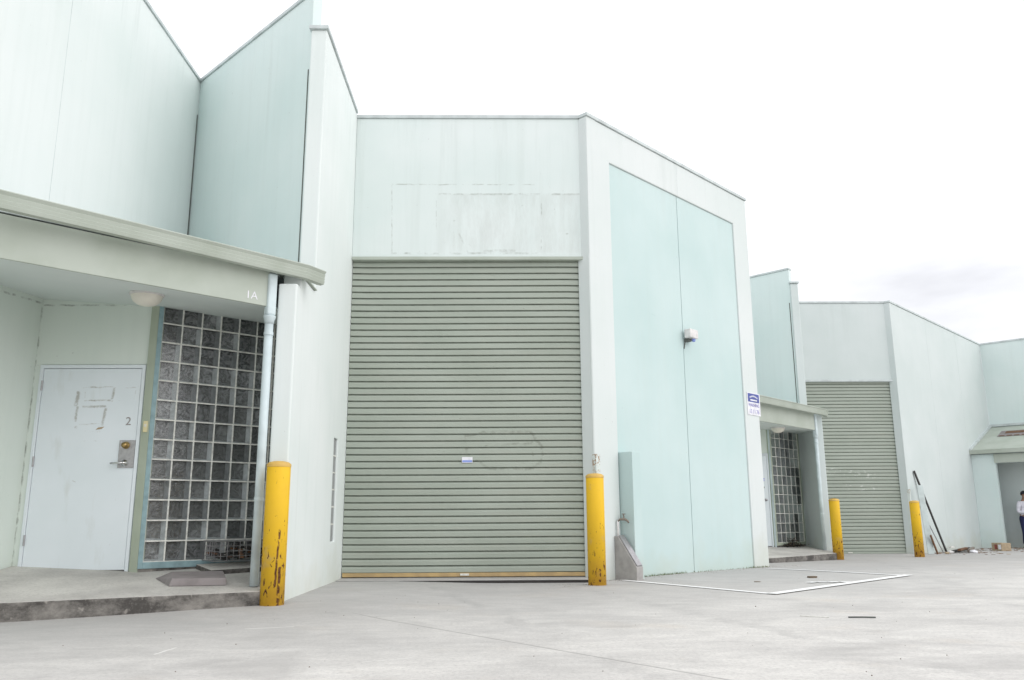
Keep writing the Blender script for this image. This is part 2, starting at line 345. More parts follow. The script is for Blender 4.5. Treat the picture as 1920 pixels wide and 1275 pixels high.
def tag(o, label, cat, group=None, kind=None):
    if kind: o['kind'] = kind
    if label: o['label'] = label
    if cat: o['category'] = cat
    if group: o['group'] = group
    return o
def BM(): return bmesh.new()
def V3(p, z): return Vector((p[0], p[1], z))
def prism(bm, poly, z0, z1, mi=0):
    """vertical prism; z0/z1 a number or a function of x, y"""
    f0 = z0 if callable(z0) else (lambda x, y: z0); f1 = z1 if callable(z1) else (lambda x, y: z1)
    a = [bm.verts.new((x, y, f0(x, y))) for x, y in poly]; b = [bm.verts.new((x, y, f1(x, y))) for x, y in poly]
    n = len(poly); fs = [bm.faces.new(a[::-1]), bm.faces.new(b)]
    for i in range(n): fs.append(bm.faces.new((a[i], a[(i+1) % n], b[(i+1) % n], b[i])))
    for f in fs: f.material_index = mi
def hexa(bm, pts, mi=0):
    v = [bm.verts.new(p) for p in pts]
    for q in ((0, 3, 2, 1), (4, 5, 6, 7), (0, 1, 5, 4), (1, 2, 6, 5), (2, 3, 7, 6), (3, 0, 4, 7)):
        bm.faces.new([v[i] for i in q]).material_index = mi
def obox(bm, c, ax, ay, az, mi=0):
    """box centred at c with half-axis vectors"""
    c, ax, ay, az = Vector(c), Vector(ax), Vector(ay), Vector(az)
    hexa(bm, [c-ax-ay-az, c+ax-ay-az, c+ax+ay-az, c-ax+ay-az, c-ax-ay+az, c+ax-ay+az, c+ax+ay+az, c-ax+ay+az], mi)
def dirs(p0, p1):
    d = Vector((p1[0]-p0[0], p1[1]-p0[1], 0)); ln = d.length; d /= ln
    return d, Vector((d.y, -d.x, 0)), ln            # along, outward normal, length
def slab(bm, p0, p1, s0, s1, z0, z1, o0, o1, mi=0):
    """box along the line p0-p1 from s0 to s1, from offset o0 to o1 along the outward normal"""
    d, n, ln = dirs(p0, p1); o = Vector((p0[0], p0[1], 0))
    P = lambda s, q, z: o+d*s+n*q+Vector((0, 0, z))
    hexa(bm, [P(s0, o0, z0), P(s1, o0, z0), P(s1, o1, z0), P(s0, o1, z0), P(s0, o0, z1), P(s1, o0, z1), P(s1, o1, z1), P(s0, o1, z1)], mi)
def wall(bm, p0, p1, z0, z1, t, holes=()):
    d, n, ln = dirs(p0, p1); o = Vector((p0[0], p0[1], 0))
    ss = sorted({0, ln, *[h[0] for h in holes], *[h[1] for h in holes]}); zs = sorted({z0, z1, *[h[2] for h in holes], *[h[3] for h in holes]})
    solid = lambda i, j: 0 <= i < len(ss)-1 and 0 <= j < len(zs)-1 and not any(h[0] <= (ss[i]+ss[i+1])/2 <= h[1] and h[2] <= (zs[j]+zs[j+1])/2 <= h[3] for h in holes)
    cache = {}
    def v(i, j, k):
        if (i, j, k) not in cache: cache[i, j, k] = bm.verts.new(o+d*ss[i]-n*(t*k)+Vector((0, 0, zs[j])))
        return cache[i, j, k]
    for i in range(len(ss)-1):
        for j in range(len(zs)-1):
            if not solid(i, j): continue
            bm.faces.new((v(i, j, 0), v(i+1, j, 0), v(i+1, j+1, 0), v(i, j+1, 0)))
            bm.faces.new((v(i, j, 1), v(i, j+1, 1), v(i+1, j+1, 1), v(i+1, j, 1)))
            for (di, dj, q) in ((-1, 0, ((i, j), (i, j+1))), (1, 0, ((i+1, j), (i+1, j+1))), (0, -1, ((i, j), (i+1, j))), (0, 1, ((i, j+1), (i+1, j+1)))):
                if not solid(i+di, j+dj):
                    (a, b), (c, e) = q
                    bm.faces.new((v(a, b, 0), v(c, e, 0), v(c, e, 1), v(a, b, 1)))
def cyl(bm, c, r, z0, z1, n=24, mi=0, r2=None):
    r2 = r if r2 is None else r2
    a = [bm.verts.new((c[0]+r*math.cos(i*2*math.pi/n), c[1]+r*math.sin(i*2*math.pi/n), z0)) for i in range(n)]
    b = [bm.verts.new((c[0]+r2*math.cos(i*2*math.pi/n), c[1]+r2*math.sin(i*2*math.pi/n), z1)) for i in range(n)]
    bm.faces.new(a[::-1]).material_index = mi; bm.faces.new(b).material_index = mi
    for i in range(n): bm.faces.new((a[i], a[(i+1) % n], b[(i+1) % n], b[i])).material_index = mi
def lathe(bm, c, prof, n=28, axis=None):
    """prof: list of (r, h) along axis (default +z) from point c"""
    az = Vector(axis).normalized() if axis else Vector((0, 0, 1)); ax = az.orthogonal().normalized(); ay = az.cross(ax); c = Vector(c)
    rings = []
    for r, h in prof:
        if r < 1e-5: rings.append([bm.verts.new(c+az*h)])
        else: rings.append([bm.verts.new(c+az*h+(ax*math.cos(i*2*math.pi/n)+ay*math.sin(i*2*math.pi/n))*r) for i in range(n)])
    for a, b in zip(rings, rings[1:]):
        for i in range(n):
            j = (i+1) % n
            if len(a) == 1 and len(b) == 1: continue
            if len(a) == 1: bm.faces.new((a[0], b[j], b[i]))
            elif len(b) == 1: bm.faces.new((a[i], a[j], b[0]))
            else: bm.faces.new((a[i], a[j], b[j], b[i]))
def tube(bm, pts, r, n=10):
    pts = [Vector(p) for p in pts]; rings = []
    for i, p in enumerate(pts):
        d = (pts[min(i+1, len(pts)-1)]-pts[max(i-1, 0)]).normalized()
        ax = d.orthogonal().normalized() if i == 0 else (ax_p-d*ax_p.dot(d)).normalized()
        ax_p = ax; ay = d.cross(ax)
        rr = r[i] if isinstance(r, (list, tuple)) else r
        rings.append([bm.verts.new(p+(ax*math.cos(k*2*math.pi/n)+ay*math.sin(k*2*math.pi/n))*rr) for k in range(n)])
    for a, b in zip(rings, rings[1:]):
        for k in range(n): bm.faces.new((a[k], a[(k+1) % n], b[(k+1) % n], b[k]))
    bm.faces.new(rings[0][::-1]); bm.faces.new(rings[-1])
def text_bm(s, size, origin, xdir, zdir=(0, 0, 1), depth=.002, align='LEFT'):
    cu = bpy.data.curves.new('t', 'FONT'); cu.body = s; cu.size = size; cu.extrude = depth; cu.align_x = align
    o = bpy.data.objects.new('t', cu); COL.objects.link(o)
    dg = bpy.context.evaluated_depsgraph_get(); me = bpy.data.meshes.new_from_object(o.evaluated_get(dg))
    bm = BM(); bm.from_mesh(me); bpy.data.objects.remove(o); bpy.data.curves.remove(cu); bpy.data.meshes.remove(me)
    x = Vector(xdir).normalized(); z = Vector(zdir).normalized(); y = x.cross(z)   # outward = -y... text faces x cross z reversed
    m4 = Matrix(((x.x, z.x, -y.x*-1, origin[0]), (x.y, z.y, -y.y*-1, origin[1]), (x.z, z.z, -y.z*-1, origin[2]), (0, 0, 0, 1)))
    bmesh.ops.transform(bm, matrix=m4, verts=bm.verts); return bm

# ------------------------------------------------------------------ ground
def ss(t): t = max(0, min(1, t)); return t*t*(3-2*t)
def gz(x, y):
    return .03*ss((y-6.6)/1.2)*(1-ss((x+1.4)/1.4))*(1-ss((y-10.6)/1.5)) - .145*ss((y-11.5)/8.5)*1.0
bm = BM()
xs = [-400, -150, -60, -30, -15]+[-10+.25*i for i in range(121)]+[25, 35, 60, 150, 400]
ys = [-400, -150, -60, -20, -5, -2]+[0+.25*i for i in range(121)]+[35, 50, 90, 200, 700]
g = [[bm.verts.new((x, y, gz(x, y))) for x in xs] for y in ys]
for j in range(len(ys)-1):
    for i in range(len(xs)-1): bm.faces.new((g[j][i], g[j][i+1], g[j+1][i+1], g[j+1][i]))
tag(obj('driveway', bm, M['ground'], smooth=True), None, None, kind='structure')

# painted lines of the bay beside the near unit
def strip(bm, a, b, wd, up=.006, n=14):
    a, b = Vector((*a, 0)), Vector((*b, 0)); d = (b-a).normalized(); q = Vector((-d.y, d.x, 0))*wd/2; pr = None
    for i in range(n+1):
        c = a.lerp(b, i/n); u = [bm.verts.new(Vector((v.x, v.y, gz(v.x, v.y)+up))) for v in (c-q, c+q)]
        if pr: bm.faces.new((pr[0], u[0], u[1], pr[1]))
        pr = u
LB = [(1.50, 10.58), (2.73, 8.60), (5.28, 11.10), (4.03, 12.95)]
bm = BM(); strip(bm, LB[0], LB[1], .095); o = obj('road_marking', bm, M['line']); tag(o, None, None, kind='structure')
bm = BM(); strip(bm, (2.70, 8.57), (5.33, 11.15), .12, .010); tag(obj('road_marking', bm, M['line']), None, None, kind='structure')
bm = BM(); strip(bm, (5.23, 11.13), LB[3], .10); tag(obj('road_marking', bm, M['line']), None, None, kind='structure')

# ------------------------------------------------------------------ glass block window
def block_window(parent, p0, p1, z0, z1, cell=.2, label=None):
    d, n, ln = dirs(p0, p1); o = Vector((p0[0], p0[1], 0))
    P = lambda s, q, z: o+d*s+n*q+Vector((0, 0, z))
    bm = BM(); fw = .045
    for s0_, s1_, a, b in ((0, fw, z0, z1), (ln-fw, ln, z0, z1), (fw, ln-fw, z0, z0+fw+.015)):
        slab(bm, p0, p1, s0_, s1_, a, b, -.08, .012)
    fr = obj('glass_block_window', bm, M['bluepaint'] if p0[0] < 0 else M['olive'], parent, bevel=.003)
    nc = max(1, round((ln-2*fw)/cell)); nr = round((z1-z0-fw-.015)/cell); cw = (ln-2*fw)/nc; ch = (z1-z0-fw-.015)/nr
    mj = .007; grid = BM(); back = BM(); side = BM(); face = BM()
    zb = z0+fw+.015
    for i in range(nc+1):
        s = fw+i*cw; slab(grid, p0, p1, max(fw, s-mj), min(ln-fw, s+mj), zb, z1, -.016, 0)
    for j in range(nr+1):
        z = zb+j*ch
        for i in range(nc):
            a, b = fw+i*cw+mj*(i > 0), fw+(i+1)*cw-mj*(i < nc-1)
            slab(grid, p0, p1, a, b, max(zb, z-mj), min(z1, z+mj), -.016, -.0006)
    for i in range(nc):
        for j in range(nr):
            a, b = fw+i*cw+mj, fw+(i+1)*cw-mj; c, e = zb+j*ch+mj, zb+(j+1)*ch-mj; D = -.055
            jj = .003 if p0[0] < 0 else .0004; j1, j2 = random.uniform(-jj, jj), random.uniform(-jj, jj)
            F = [P(a, -.006, c), P(b, -.006, c), P(b, -.006, e), P(a, -.006, e)]
            B = [P(a+.003, D, c+.022), P(b-.030, D, c+.014), P(b-.030, D, e-.003), P(a+.003, D, e-.003)]
            bv = [back.verts.new(v) for v in B]; back.faces.new(bv)
            fv = [side.verts.new(v) for v in F]; bv = [side.verts.new(v) for v in B]
            for k in range(4): side.faces.new((fv[k], fv[(k+1) % 4], bv[(k+1) % 4], bv[k])).material_index = int(k > 1)
            face.faces.new([face.verts.new(v+n*dj) for v, dj in zip(F, (.0+j1, j1, j2, j2))])
    obj('mortar_grid', grid, M['mortar'], fr); obj('block_back', back, M['glass'] if p0[0] < 0 else M['slit'], fr)
    obj('block_side', side, [M['frost'], M['glass']], fr); obj('block_face', face, M['pane'], fr)
    return fr

# ------------------------------------------------------------------ roller shutter
def shutter(parent, x0, x1, y, z0, z1):
    pitch = .0858; n = math.ceil((z1-z0-.055)/pitch)
    prof = []; top = z0+.055+n*pitch
    for k in range(n):
        t = top-k*pitch
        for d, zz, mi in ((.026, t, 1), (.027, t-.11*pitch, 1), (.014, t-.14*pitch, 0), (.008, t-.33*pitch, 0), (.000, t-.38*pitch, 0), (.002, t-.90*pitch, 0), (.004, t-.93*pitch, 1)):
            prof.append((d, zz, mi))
    nx = 14; bm = BM(); L_ = []; ph = [random.uniform(0, 6.28) for _ in range(4)]
    def bow(u, z): return .0035*math.sin(u*5+z*1.3+ph[0])+.002*math.sin(u*11+z*3.1+ph[1])
    for d, zz, mi in prof: L_.append([bm.verts.new((x0+(x1-x0)*i/nx, y+d+bow(i/nx, zz)*(0 < i < nx), zz+.0025*math.sin(i/nx*3.14+ph[2])*(0 < i < nx))) for i in range(nx+1)])
    for a, b, q in zip(L_, L_[1:], prof):
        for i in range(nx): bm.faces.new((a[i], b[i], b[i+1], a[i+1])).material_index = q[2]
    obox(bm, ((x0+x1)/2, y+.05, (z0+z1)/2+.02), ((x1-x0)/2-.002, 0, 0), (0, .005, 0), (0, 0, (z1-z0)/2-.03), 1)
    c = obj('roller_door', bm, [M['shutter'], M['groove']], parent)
    bm = BM(); obox(bm, ((x0+x1)/2, y+.008, z0+.030), ((x1-x0)/2-.01, 0, 0), (0, .016, 0), (0, 0, .024))
    rl = obj('bottom_rail', bm, M['rail'] if x0 < 0 else M['shutter'], c, bevel=.004)
    bm = BM(); obox(bm, ((x0+x1)/2-.01, y-.014, z0+.032), (.055, 0, 0), (0, .007, 0), (0, 0, .012)); obj('handle', bm, M['mortar'], c)
    bm = BM(); obox(bm, ((x0+x1)/2, y+.02, z0+.003), ((x1-x0)/2-.01, 0, 0), (0, .012, 0), (0, 0, .003)); obj('rubber_seal', bm, M['black'], c)
    bm = BM()
    obox(bm, (x1+.012, y-.012, (z0+z1)/2), (.022, 0, 0), (0, .012, 0), (0, 0, (z1-z0)/2-.01)); obj('guide_rail', bm, M['coping'], c)
    return c

# ------------------------------------------------------------------ a unit of the terrace
def unit(cfg):
    c = cfg; WM = M['wall'] if cfg['n'] == 1 else M['wall2']; FM = M['front'] if cfg['n'] == 1 else M['wall2']; root = thing('warehouse_unit', c['label'], 'warehouse', V3(c['P0'], c['gz']), 'warehouse units in the terrace')
    x, yF = c['P0']; A = c['A']; E = c['Dend']; zo = c['zo']; gb = c['gz']-.35
    H = 6.17+zo; T = .18
    # facade over the roller door
    zl = 4.17+zo
    bm = BM(); wall(bm, (x+.001, yF), (A[0], yF), zl, H, .15); obj('facade_wall', bm, M['facade'] if c['n'] == 1 else WM, root, bevel=.006)
    bm = BM(); slab(bm, (x, yF), (A[0], yF), .004, A[0]-x-.02, zl-.045, zl-.001, -.14, .022); obj('door_lintel', bm, M['fascia'] if c['n'] == 1 else M['coping'], root, bevel=.004)
    bm = BM(); wall(bm, (A[0]-.07, yF), (A[0]+.0, yF), gb, zl-.046, .1); obj('door_jamb', bm, WM, root)
    sh = shutter(root, x+.004, A[0]-.09, yF+.06, c['sill'], zl-.047)
    bm = BM(); slab(bm, (x, yF), (A[0], yF), 0, A[0]-x, zl-.05, H-.3, -.9, -.152); obj('door_drum_housing', bm, M['joint'], root)
    # wall at right angles, with a lower wing wall reaching further out under the canopy
    yU, yN = c['yU'], c['yN']; nz_ = 3.0+zo
    holes = [(9.90-yN, 10.14-yN, .50, 1.70)] if c['n'] == 1 else []
    bm = BM()
    d = (x, yN); e = (x, yF+.9)
    wall(bm, (x, yN), (x, yF+.9), gb, H+.06, T, holes+[(0, .16, nz_, H+.06), (.16, yU-yN, nz_+.13, H+.06)]); obj('side_wall', bm, WM, root, bevel=.014)
    if holes:
        f = BM(); slab(f, (x, yN), (x, yF), 9.905-yN, 10.135-yN, .505, 1.695, -.09, -.022)
        sw = obj('slit_window', f, M['slit'], root)
        for k in range(5):
            f = BM(); slab(f, (x, yN), (x, yF), 9.906-yN, 10.134-yN, .50+.2*k+.19, .50+.2*k+.205, -.0215, -.015); obj('mortar_joint', f, M['mortar'], sw)
    bm = BM(); slab(bm, (x, yU), (x, yF), -.03, yF-yU-.02, H+.062, H+.105, -T-.02, .02); obj('coping', bm, M['coping'], root, bevel=.004)
    bm = BM(); slab(bm, (x, yF), (A[0], yF), -.0, A[0]-x, H+.002, H+.05, -.16, .02); obj('coping', bm, M['coping'], root, bevel=.004)
    # diagonal front wall with the recessed panel
    d, n, ln = dirs(A, E)
    if c['panel']:
        bm = BM(); wall(bm, A, E, gb, H, .2, [(.50, 3.95, gb, 5.635+zo)]); obj('front_wall', bm, M['front'], root, bevel=.012)
        bm = BM(); slab(bm, A, E, .50, 3.95, gb, 5.635+zo, -.19, -.05); obj('panel_backing', bm, M['seam'], root)
        bm = BM(); slab(bm, A, E, .503, 2.228, gb, 5.63+zo, -.049, -.022); obj('recessed_panel', bm, M['teal'], root, bevel=.003)
        bm = BM(); slab(bm, A, E, 2.240, 3.947, gb, 5.63+zo, -.049, -.022); obj('recessed_panel', bm, M['teal'], root, bevel=.003)
        bm = BM(); slab(bm, A, E, 2.237, 2.243, 5.64+zo, H-.01, 0, .0008); obj('wall_joint', bm, M['coping'], root)
        bm = BM(); slab(bm, A, E, .52, .70, gb, 1.59, -.02, .20); obj('projecting_fin', bm, M['teal'], root, bevel=.006)
    else:
        bm = BM(); wall(bm, A, E, gb, H, .2); obj('front_wall', bm, WM, root, bevel=.012)
        for s in (2.6, 5.2):
            bm = BM(); slab(bm, A, E, s, s+.007, gb, H-.01, 0, .0008); obj('wall_joint', bm, M['coping'], root)
    bm = BM(); slab(bm, A, E, -.01, ln+.01, H+.002, H+.05, -.21, .02); obj('coping', bm, M['coping'], root, bevel=.004)
    # splayed reveal between door and front wall
    bm = BM(); prism(bm, [(A[0]-.068, yF-.001), (A[0]-.002, yF-.001), (A[0]+.0, yF+.05), (A[0]+.13, yF+.05), (A[0]+.02, A[1]+.02), (A[0]-.012, A[1]+.005)], gb, zl-.002)
    obj('door_reveal', bm, FM, root)
    bm = BM(); prism(bm, [(A[0]+.001, yF+.04), (A[0]+.14, yF+.04), (A[0]+.02, A[1]+.02), (A[0]+.001, A[1]+.004)], zl, H-.001); obj('door_reveal', bm, FM, root)
    for k_, (gx, gy) in enumerate(((A[0]+.016, A[1]-.012),)):
        bm = BM(); prism(bm, [(gx-.045, gy+.03), (gx-.001, gy-.006), (gx+.055, gy+.050), (gx+.050, gy+.056), (gx-.001, gy+.003), (gx-.040, gy+.035)], c['gz']-.02, c['gz']+1.54); obj('corner_guard', bm, M['guard'], root)
    # saw-tooth wall above the canopy and the pale wall it meets
    a = c['Ecorner']; b = (x-T-.003, yU+.045); hE = c['hE']; zc = c['zc']
    bm = BM(); wall(bm, a, b, zc, hE, .12); obj('sawtooth_wall', bm, M['mint'], root, bevel=.006)
    d2, n2, l2 = dirs(a, b)
    bm = BM(); slab(bm, a, b, -.05, l2+.01, hE+.002, hE+.045, -.14, .02); obj('coping', bm, M['coping'], root, bevel=.004)
    bm = BM(); slab(bm, a, b, l2-.045, l2-.025, zc, H-.4, .0005, .004); obj('wall_joint', bm, M['joint'], root)
    bm = BM(); wall(bm, c['W1'], (a[0], a[1]+.13), zc, hE, .14); obj('upper_wall', bm, M['wall'] if c['n'] == 1 else M['mint'], root, bevel=.006)
    bm = BM(); slab(bm, c['W1'], a, -.02, a[1]-c['W1'][1]-.02, hE+.002, hE+.045, -.16, .02); obj('coping', bm, M['coping'], root, bevel=.004)
    if c['n'] == 1:
        s0 = 7.32-c['W1'][1]
        bm = BM(); slab(bm, c['W1'], a, s0, s0+.007, zc, hE-.005, 0, .0008); obj('wall_joint', bm, M['coping'], root)
        bm = BM(); slab(bm, c['W1'], a, a[1]-c['W1'][1]-.03, a[1]-c['W1'][1]-.012, zc, hE-.5, 0.0005, .006); obj('wall_joint', bm, M['joint'], root)
    # ---- porch: door wall, door, glass blocks, inner walls
    G0 = c['G0']; ga = c['Gang']; xi = x-T
    G1 = (xi-.004, G0[1]+(xi-.004-G0[0])/math.tan(ga)); pz = c['pz']; dz = pz(*c['G0'])
    yD = G0[1]+.05; sf = c['soffit']
    xl = c['xl']; xd1 = G0[0]-(.10 if c['n'] == 1 else .045); xd0 = xd1-1.05; dt = dz+2.01
    bm = BM(); wall(bm, (xl-.15, yD), (xd1+.012, yD), gb, 3.0+zo, .12, [(xd0-xl+.15, xd1-xl+.15, gb, dt+.005)]); obj('porch_wall', bm, M['porchwall'], root)
    bm = BM(); wall(bm, (xl, c['W1'][1]), (xl, yD-.002), gb, 3.05+zo, .2); obj('porch_wall', bm, M['porchwall'], root)
    bm = BM(); prism(bm, [(xd1+.014, yD-.03), (G0[0]+.002, G0[1]-.012), (G0[0]+.03, G0[1]+.12), (xd1+.014, yD+.12)], gb, 3.0+zo); obj('corner_post', bm, M['olive'] if c['n'] == 1 else M['pipe'], root, bevel=.004)
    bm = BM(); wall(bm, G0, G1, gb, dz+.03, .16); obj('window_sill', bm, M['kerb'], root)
    block_window(root, G0, G1, dz+.031, sf(*G0)+.03)
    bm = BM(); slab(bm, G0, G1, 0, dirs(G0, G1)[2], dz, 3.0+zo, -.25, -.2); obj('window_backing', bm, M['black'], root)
    # door leaf and frame
    bm = BM()
    for a_, b_, z0_, z1_ in ((xd0, xd0+.035, dz, dt), (xd1-.035, xd1, dz, dt), (xd0+.035, xd1-.035, dt-.035, dt)):
        obox(bm, ((a_+b_)/2, yD+.015, (z0_+z1_)/2), ((b_-a_)/2, 0, 0), (0, .03, 0), (0, 0, (z1_-z0_)/2))
    df = obj('door', bm, M['door'], root, bevel=.003)
    bm = BM(); obox(bm, ((xd0+xd1)/2, yD+.012, (dz+.022+dt-.04)/2), ((xd1-xd0)/2-.039, 0, 0), (0, .02, 0), (0, 0, (dt-.04-dz-.022)/2)); obj('door_leaf', bm, M['door'], df, bevel=.002)
    bm = BM(); obox(bm, ((xd0+xd1)/2, yD+.06, (dz+dt)/2), ((xd1-xd0)/2-.036, 0, 0), (0, .01, 0), (0, 0, (dt-dz)/2-.005)); obj('dark_gap', bm, M['black'], df)
    for hz in (.25, 1.0, 1.75):
        bm = BM(); cyl(bm, (xd0+.037, yD-.018), .008, dz+hz, dz+hz+.1, 10); obj('hinge', bm, M['steel'], df, smooth=False)
    if c['n'] == 1:
        bm = BM(); obox(bm, (xd1-.115, yD-.0125, 1.39), (.078, 0, 0), (0, .004, 0), (0, 0, .135)); lp = obj('lock_plate', bm, M['steel'], df, bevel=.002)
        bm = BM(); lathe(bm, (xd1-.125, yD-.017, 1.475), [(.036, 0), (.036, .006), (.024, .012), (.018, .03), (.026, .036), (.026, .05), (0, .054)], 20, (0, -1, 0)); obj('lock_knob', bm, M['brass'], lp, smooth=True)
        bm = BM(); lathe(bm, (xd1-.125, yD-.017, 1.302), [(.034, 0), (.034, .008), (.014, .012), (.014, .045), (0, .045)], 20, (0, -1, 0))
        tube(bm, [(xd1-.125, yD-.056, 1.302), (xd1-.16, yD-.062, 1.302), (xd1-.245, yD-.058, 1.298)], [.012, .011, .009]); obj('lever_handle', bm, M['chrome'], lp, smooth=True)
        for sx in (-.055, .035):
            for sz in (-.09, .06, .115):
                bm = BM(); lathe(bm, (xd1-.115+sx, yD-.0165, 1.39+sz), [(.006, 0), (.005, .003), (0, .004)], 8, (0, -1, 0)); obj('screw', bm, M['chrome'], lp)
        obj('door_number', text_bm('2', .115, (xd1-.155, yD-.010, 1.675), (1, 0, 0), depth=.0012), M['faded'], df)
        bm = BM(); obox(bm, (-3.95, yD-.0095, 1.645), (.03, 0, .004), (0, .001, 0), (.012, 0, .011)); obj('tape_remnant', bm, M['card'], df)
        bm = BM(); obox(bm, (xd1+.066, yD-.052, 1.655), (.022, 0, 0), (0, .012, 0), (0, 0, .055)); db = obj('doorbell', bm, M['cream'], root, bevel=.004)
        bm = BM(); obox(bm, (xd1+.066, yD-.066, 1.665), (.012, 0, 0), (0, .003, 0), (0, 0, .014)); obj('push_button', bm, M['opal'], db, bevel=.002)
    else:
        bm = BM(); lathe(bm, (xd1-.12, yD-.01, dz+1.0), [(.03, 0), (.03, .01), (.014, .014), (.014, .04), (.028, .05), (.028, .07), (0, .075)], 16, (0, -1, 0)); obj('door_knob', bm, M['steel'], df, smooth=True)
        bm = BM(); lathe(bm, (xd1-.15, yD-.009, dz+1.27), [(.028, 0), (.026, .012), (0, .014)], 14, (0, -1, 0)); obj('deadlock', bm, M['joint'], df)
        bm = BM(); obox(bm, (xd1-.15, yD-.0095, dz+1.44), (.045, 0, 0), (0, .0015, 0), (0, 0, .045)); st = obj('door_sticker', bm, M['white'], df)
        bm = BM(); obox(bm, (xd1-.15, yD-.0118, dz+1.455), (.040, 0, 0), (0, .0008, 0), (0, 0, .014)); obox(bm, (xd1-.15, yD-.0118, dz+1.415), (.040, 0, 0), (0, .0008, 0), (0, 0, .008)); obj('sticker_print', bm, M['ltblue'], st)
    # ---- canopy
    Fa, Fb = c['F0'], c['F1']; fd, fn, fl = dirs(Fa, Fb); zs = sf(*Fb); gt = c['gt']
    bm = BM(); slab(bm, Fa, Fb, -.0, fl, zs-.002, gt-.10, -.025, 0); can = obj('canopy', bm, M['fascia'], root, bevel=.004)
    top = gt-.055
    bm = BM(); prism(bm, [(Fa[0]+fn.x*.0, Fa[1]), (Fb[0], Fb[1]), (xi-.004, yU+.02), (xi-.004, yU+.25), (xi-.004, G1[1]+.6), (Fa[0], yD+.6)], top-.03, top); obj('canopy_roof', bm, M['coping'], can)
    bm = BM(); q = [(Fa[0]-fn.x*.0255, Fa[1]-fn.y*.0255), (Fb[0]-fn.x*.0255, Fb[1]-fn.y*.0255), (xi-.004, Fb[1]+.2), (xi-.004, G1[1]+.12), (G0[0], yD+.12), (Fa[0], yD+.12)]
    prism(bm, q, lambda x_, y_: sf(x_, y_), lambda x_, y_: sf(x_, y_)+.02); obj('soffit', bm, M['soffit'], can)
    # gutter: ribbed section swept along the fascia, turning at the wing wall
    prof = [(.0, 0), (0, -.125), (.05, -.14), (.095, -.135), (.105, -.105), (.098, -.10), (.106, -.075), (.100, -.070), (.110, -.040), (.104, -.034), (.122, -.008), (.118, 0), (.100, -.012), (.012, -.012)]
    gp = c['gpath']; rings = []
    bm = BM()
    for i, p in enumerate(gp):
        dd = []
        if i > 0: dd.append(dirs(gp[i-1], p)[1])
        if i < len(gp)-1: dd.append(dirs(p, gp[i+1])[1])
        nn = sum(dd, Vector()) ; nn.normalize(); k = 1/max(.5, nn.dot(dd[0]))
        rings.append([bm.verts.new((p[0]+nn.x*k*o, p[1]+nn.y*k*o, gt+h)) for o, h in prof])
    for a_, b_ in zip(rings, rings[1:]):
        for i in range(len(prof)): j = (i+1) % len(prof); bm.faces.new((a_[i], a_[j], b_[j], b_[i]))
    bm.faces.new(rings[0]); bm.faces.new(rings[-1][::-1])
    obj('gutter', bm, M['fascia'], can)
    bm = BM(); prism(bm, [(x-.25, yN+.05), (x-.10, yN+.05), (x+.022, yN+.16), (x+.022, yU-.004), (x-.25, yU-.004)], nz_+.134, gt-.06); obj('canopy_end_block', bm, M['fascia'], can)
    if c['n'] == 1:
        tp = Vector((Fb[0]-fd.x*.235, Fb[1]-fd.y*.235, zs+.045))+fn*.001
        obj('unit_number', text_bm('1A', .105, tp, fd, depth=.0015), M['white'], can)
    # downpipe
    dp = c['dp']; bt = pz(*dp)+.005; t0 = gt-.13; kz = c['kink']
    f_ = Vector((dp[0], dp[1], 0))
    bm = BM(); slab(bm, (f_.x-fd.x*.045, f_.y-fd.y*.045), (f_.x+fd.x*.045, f_.y+fd.y*.045), 0, .09, kz, t0, -.045, .045)
    pp = obj('downpipe', bm, M['pipe'], root, bevel=.018)
    bm = BM(); lathe(bm, (dp[0], dp[1], kz-.08), [(.0, 0), (.043, 0), (.046, .03), (.058, .065), (.058, .0795), (0, .0795)], 20); obj('pipe_reducer', bm, M['pipe'], pp, smooth=True)
    bm = BM(); tube(bm, [(dp[0], dp[1], kz-.079), (dp[0], dp[1], bt)], .041, 18); obj('pipe_length', bm, M['pipe'], pp, smooth=True)
    for z_ in (kz-.19, bt+.75):
        bm = BM(); tube(bm, [(dp[0], dp[1], z_), (dp[0], dp[1], z_+.03)], .0455, 18); obj('pipe_collar', bm, M['pipe'], pp)
    # roof sheet and rear closing walls (close the shell behind the parapets)
    bm = BM(); prism(bm, [(a[0], a[1]+.2), (x-.01, yF+.3), (A[0]+.1, yF+.25), (E[0]-.2, E[1]+.1), (E[0]-2, E[1]+9), (a[0]-4, a[1]+9)], H-.7, H-.62); obj('roof', bm, M['coping'], root)
    return root

P1pz = None
def make_pz(k0, k1, z0, slope):
    d, n, ln = dirs(k0, k1)
    return lambda x, y: z0+slope*(-(Vector((x, y, 0))-Vector((k0[0], k0[1], 0))).dot(n))
K0, K1 = (-4.62, 6.24), (-1.995, 7.605)
pz1 = make_pz(K0, K1, .145, .105)
sf1 = make_pz((-3.87, 6.2), (-2.2, 7.73), 2.75, .105)
unit(dict(n=1, label='near pale mint warehouse unit with the large central roller door and aqua panelled front', P0=(-1.97, 10.6), A=(1.19, 10.5), Dend=(4.30, 13.65), zo=0, gz=0, sill=.045,
    yU=8.56, yN=7.80, panel=True, Ecorner=(-4.19, 10.66), hE=6.74, zc=3.0, W1=(-4.19, 4.75), G0=(-3.45, 8.2), Gang=R(50), xl=-4.66, pz=pz1, soffit=sf1,
    F0=(-5.17, 5.01), F1=(-2.215, 7.716), gt=3.205, gpath=[(-5.3, 4.40+.15), (-1.97, 7.92), (-1.86, 8.13)], dp=(-2.205, 7.745), kink=2.66))
K20, K21 = (4.35, 15.0), (7.06, 17.62)
pz2 = make_pz(K20, K21, .02, .075)
sf2 = make_pz((5.2, 16.25), (6.86, 17.98), 2.60, .05)
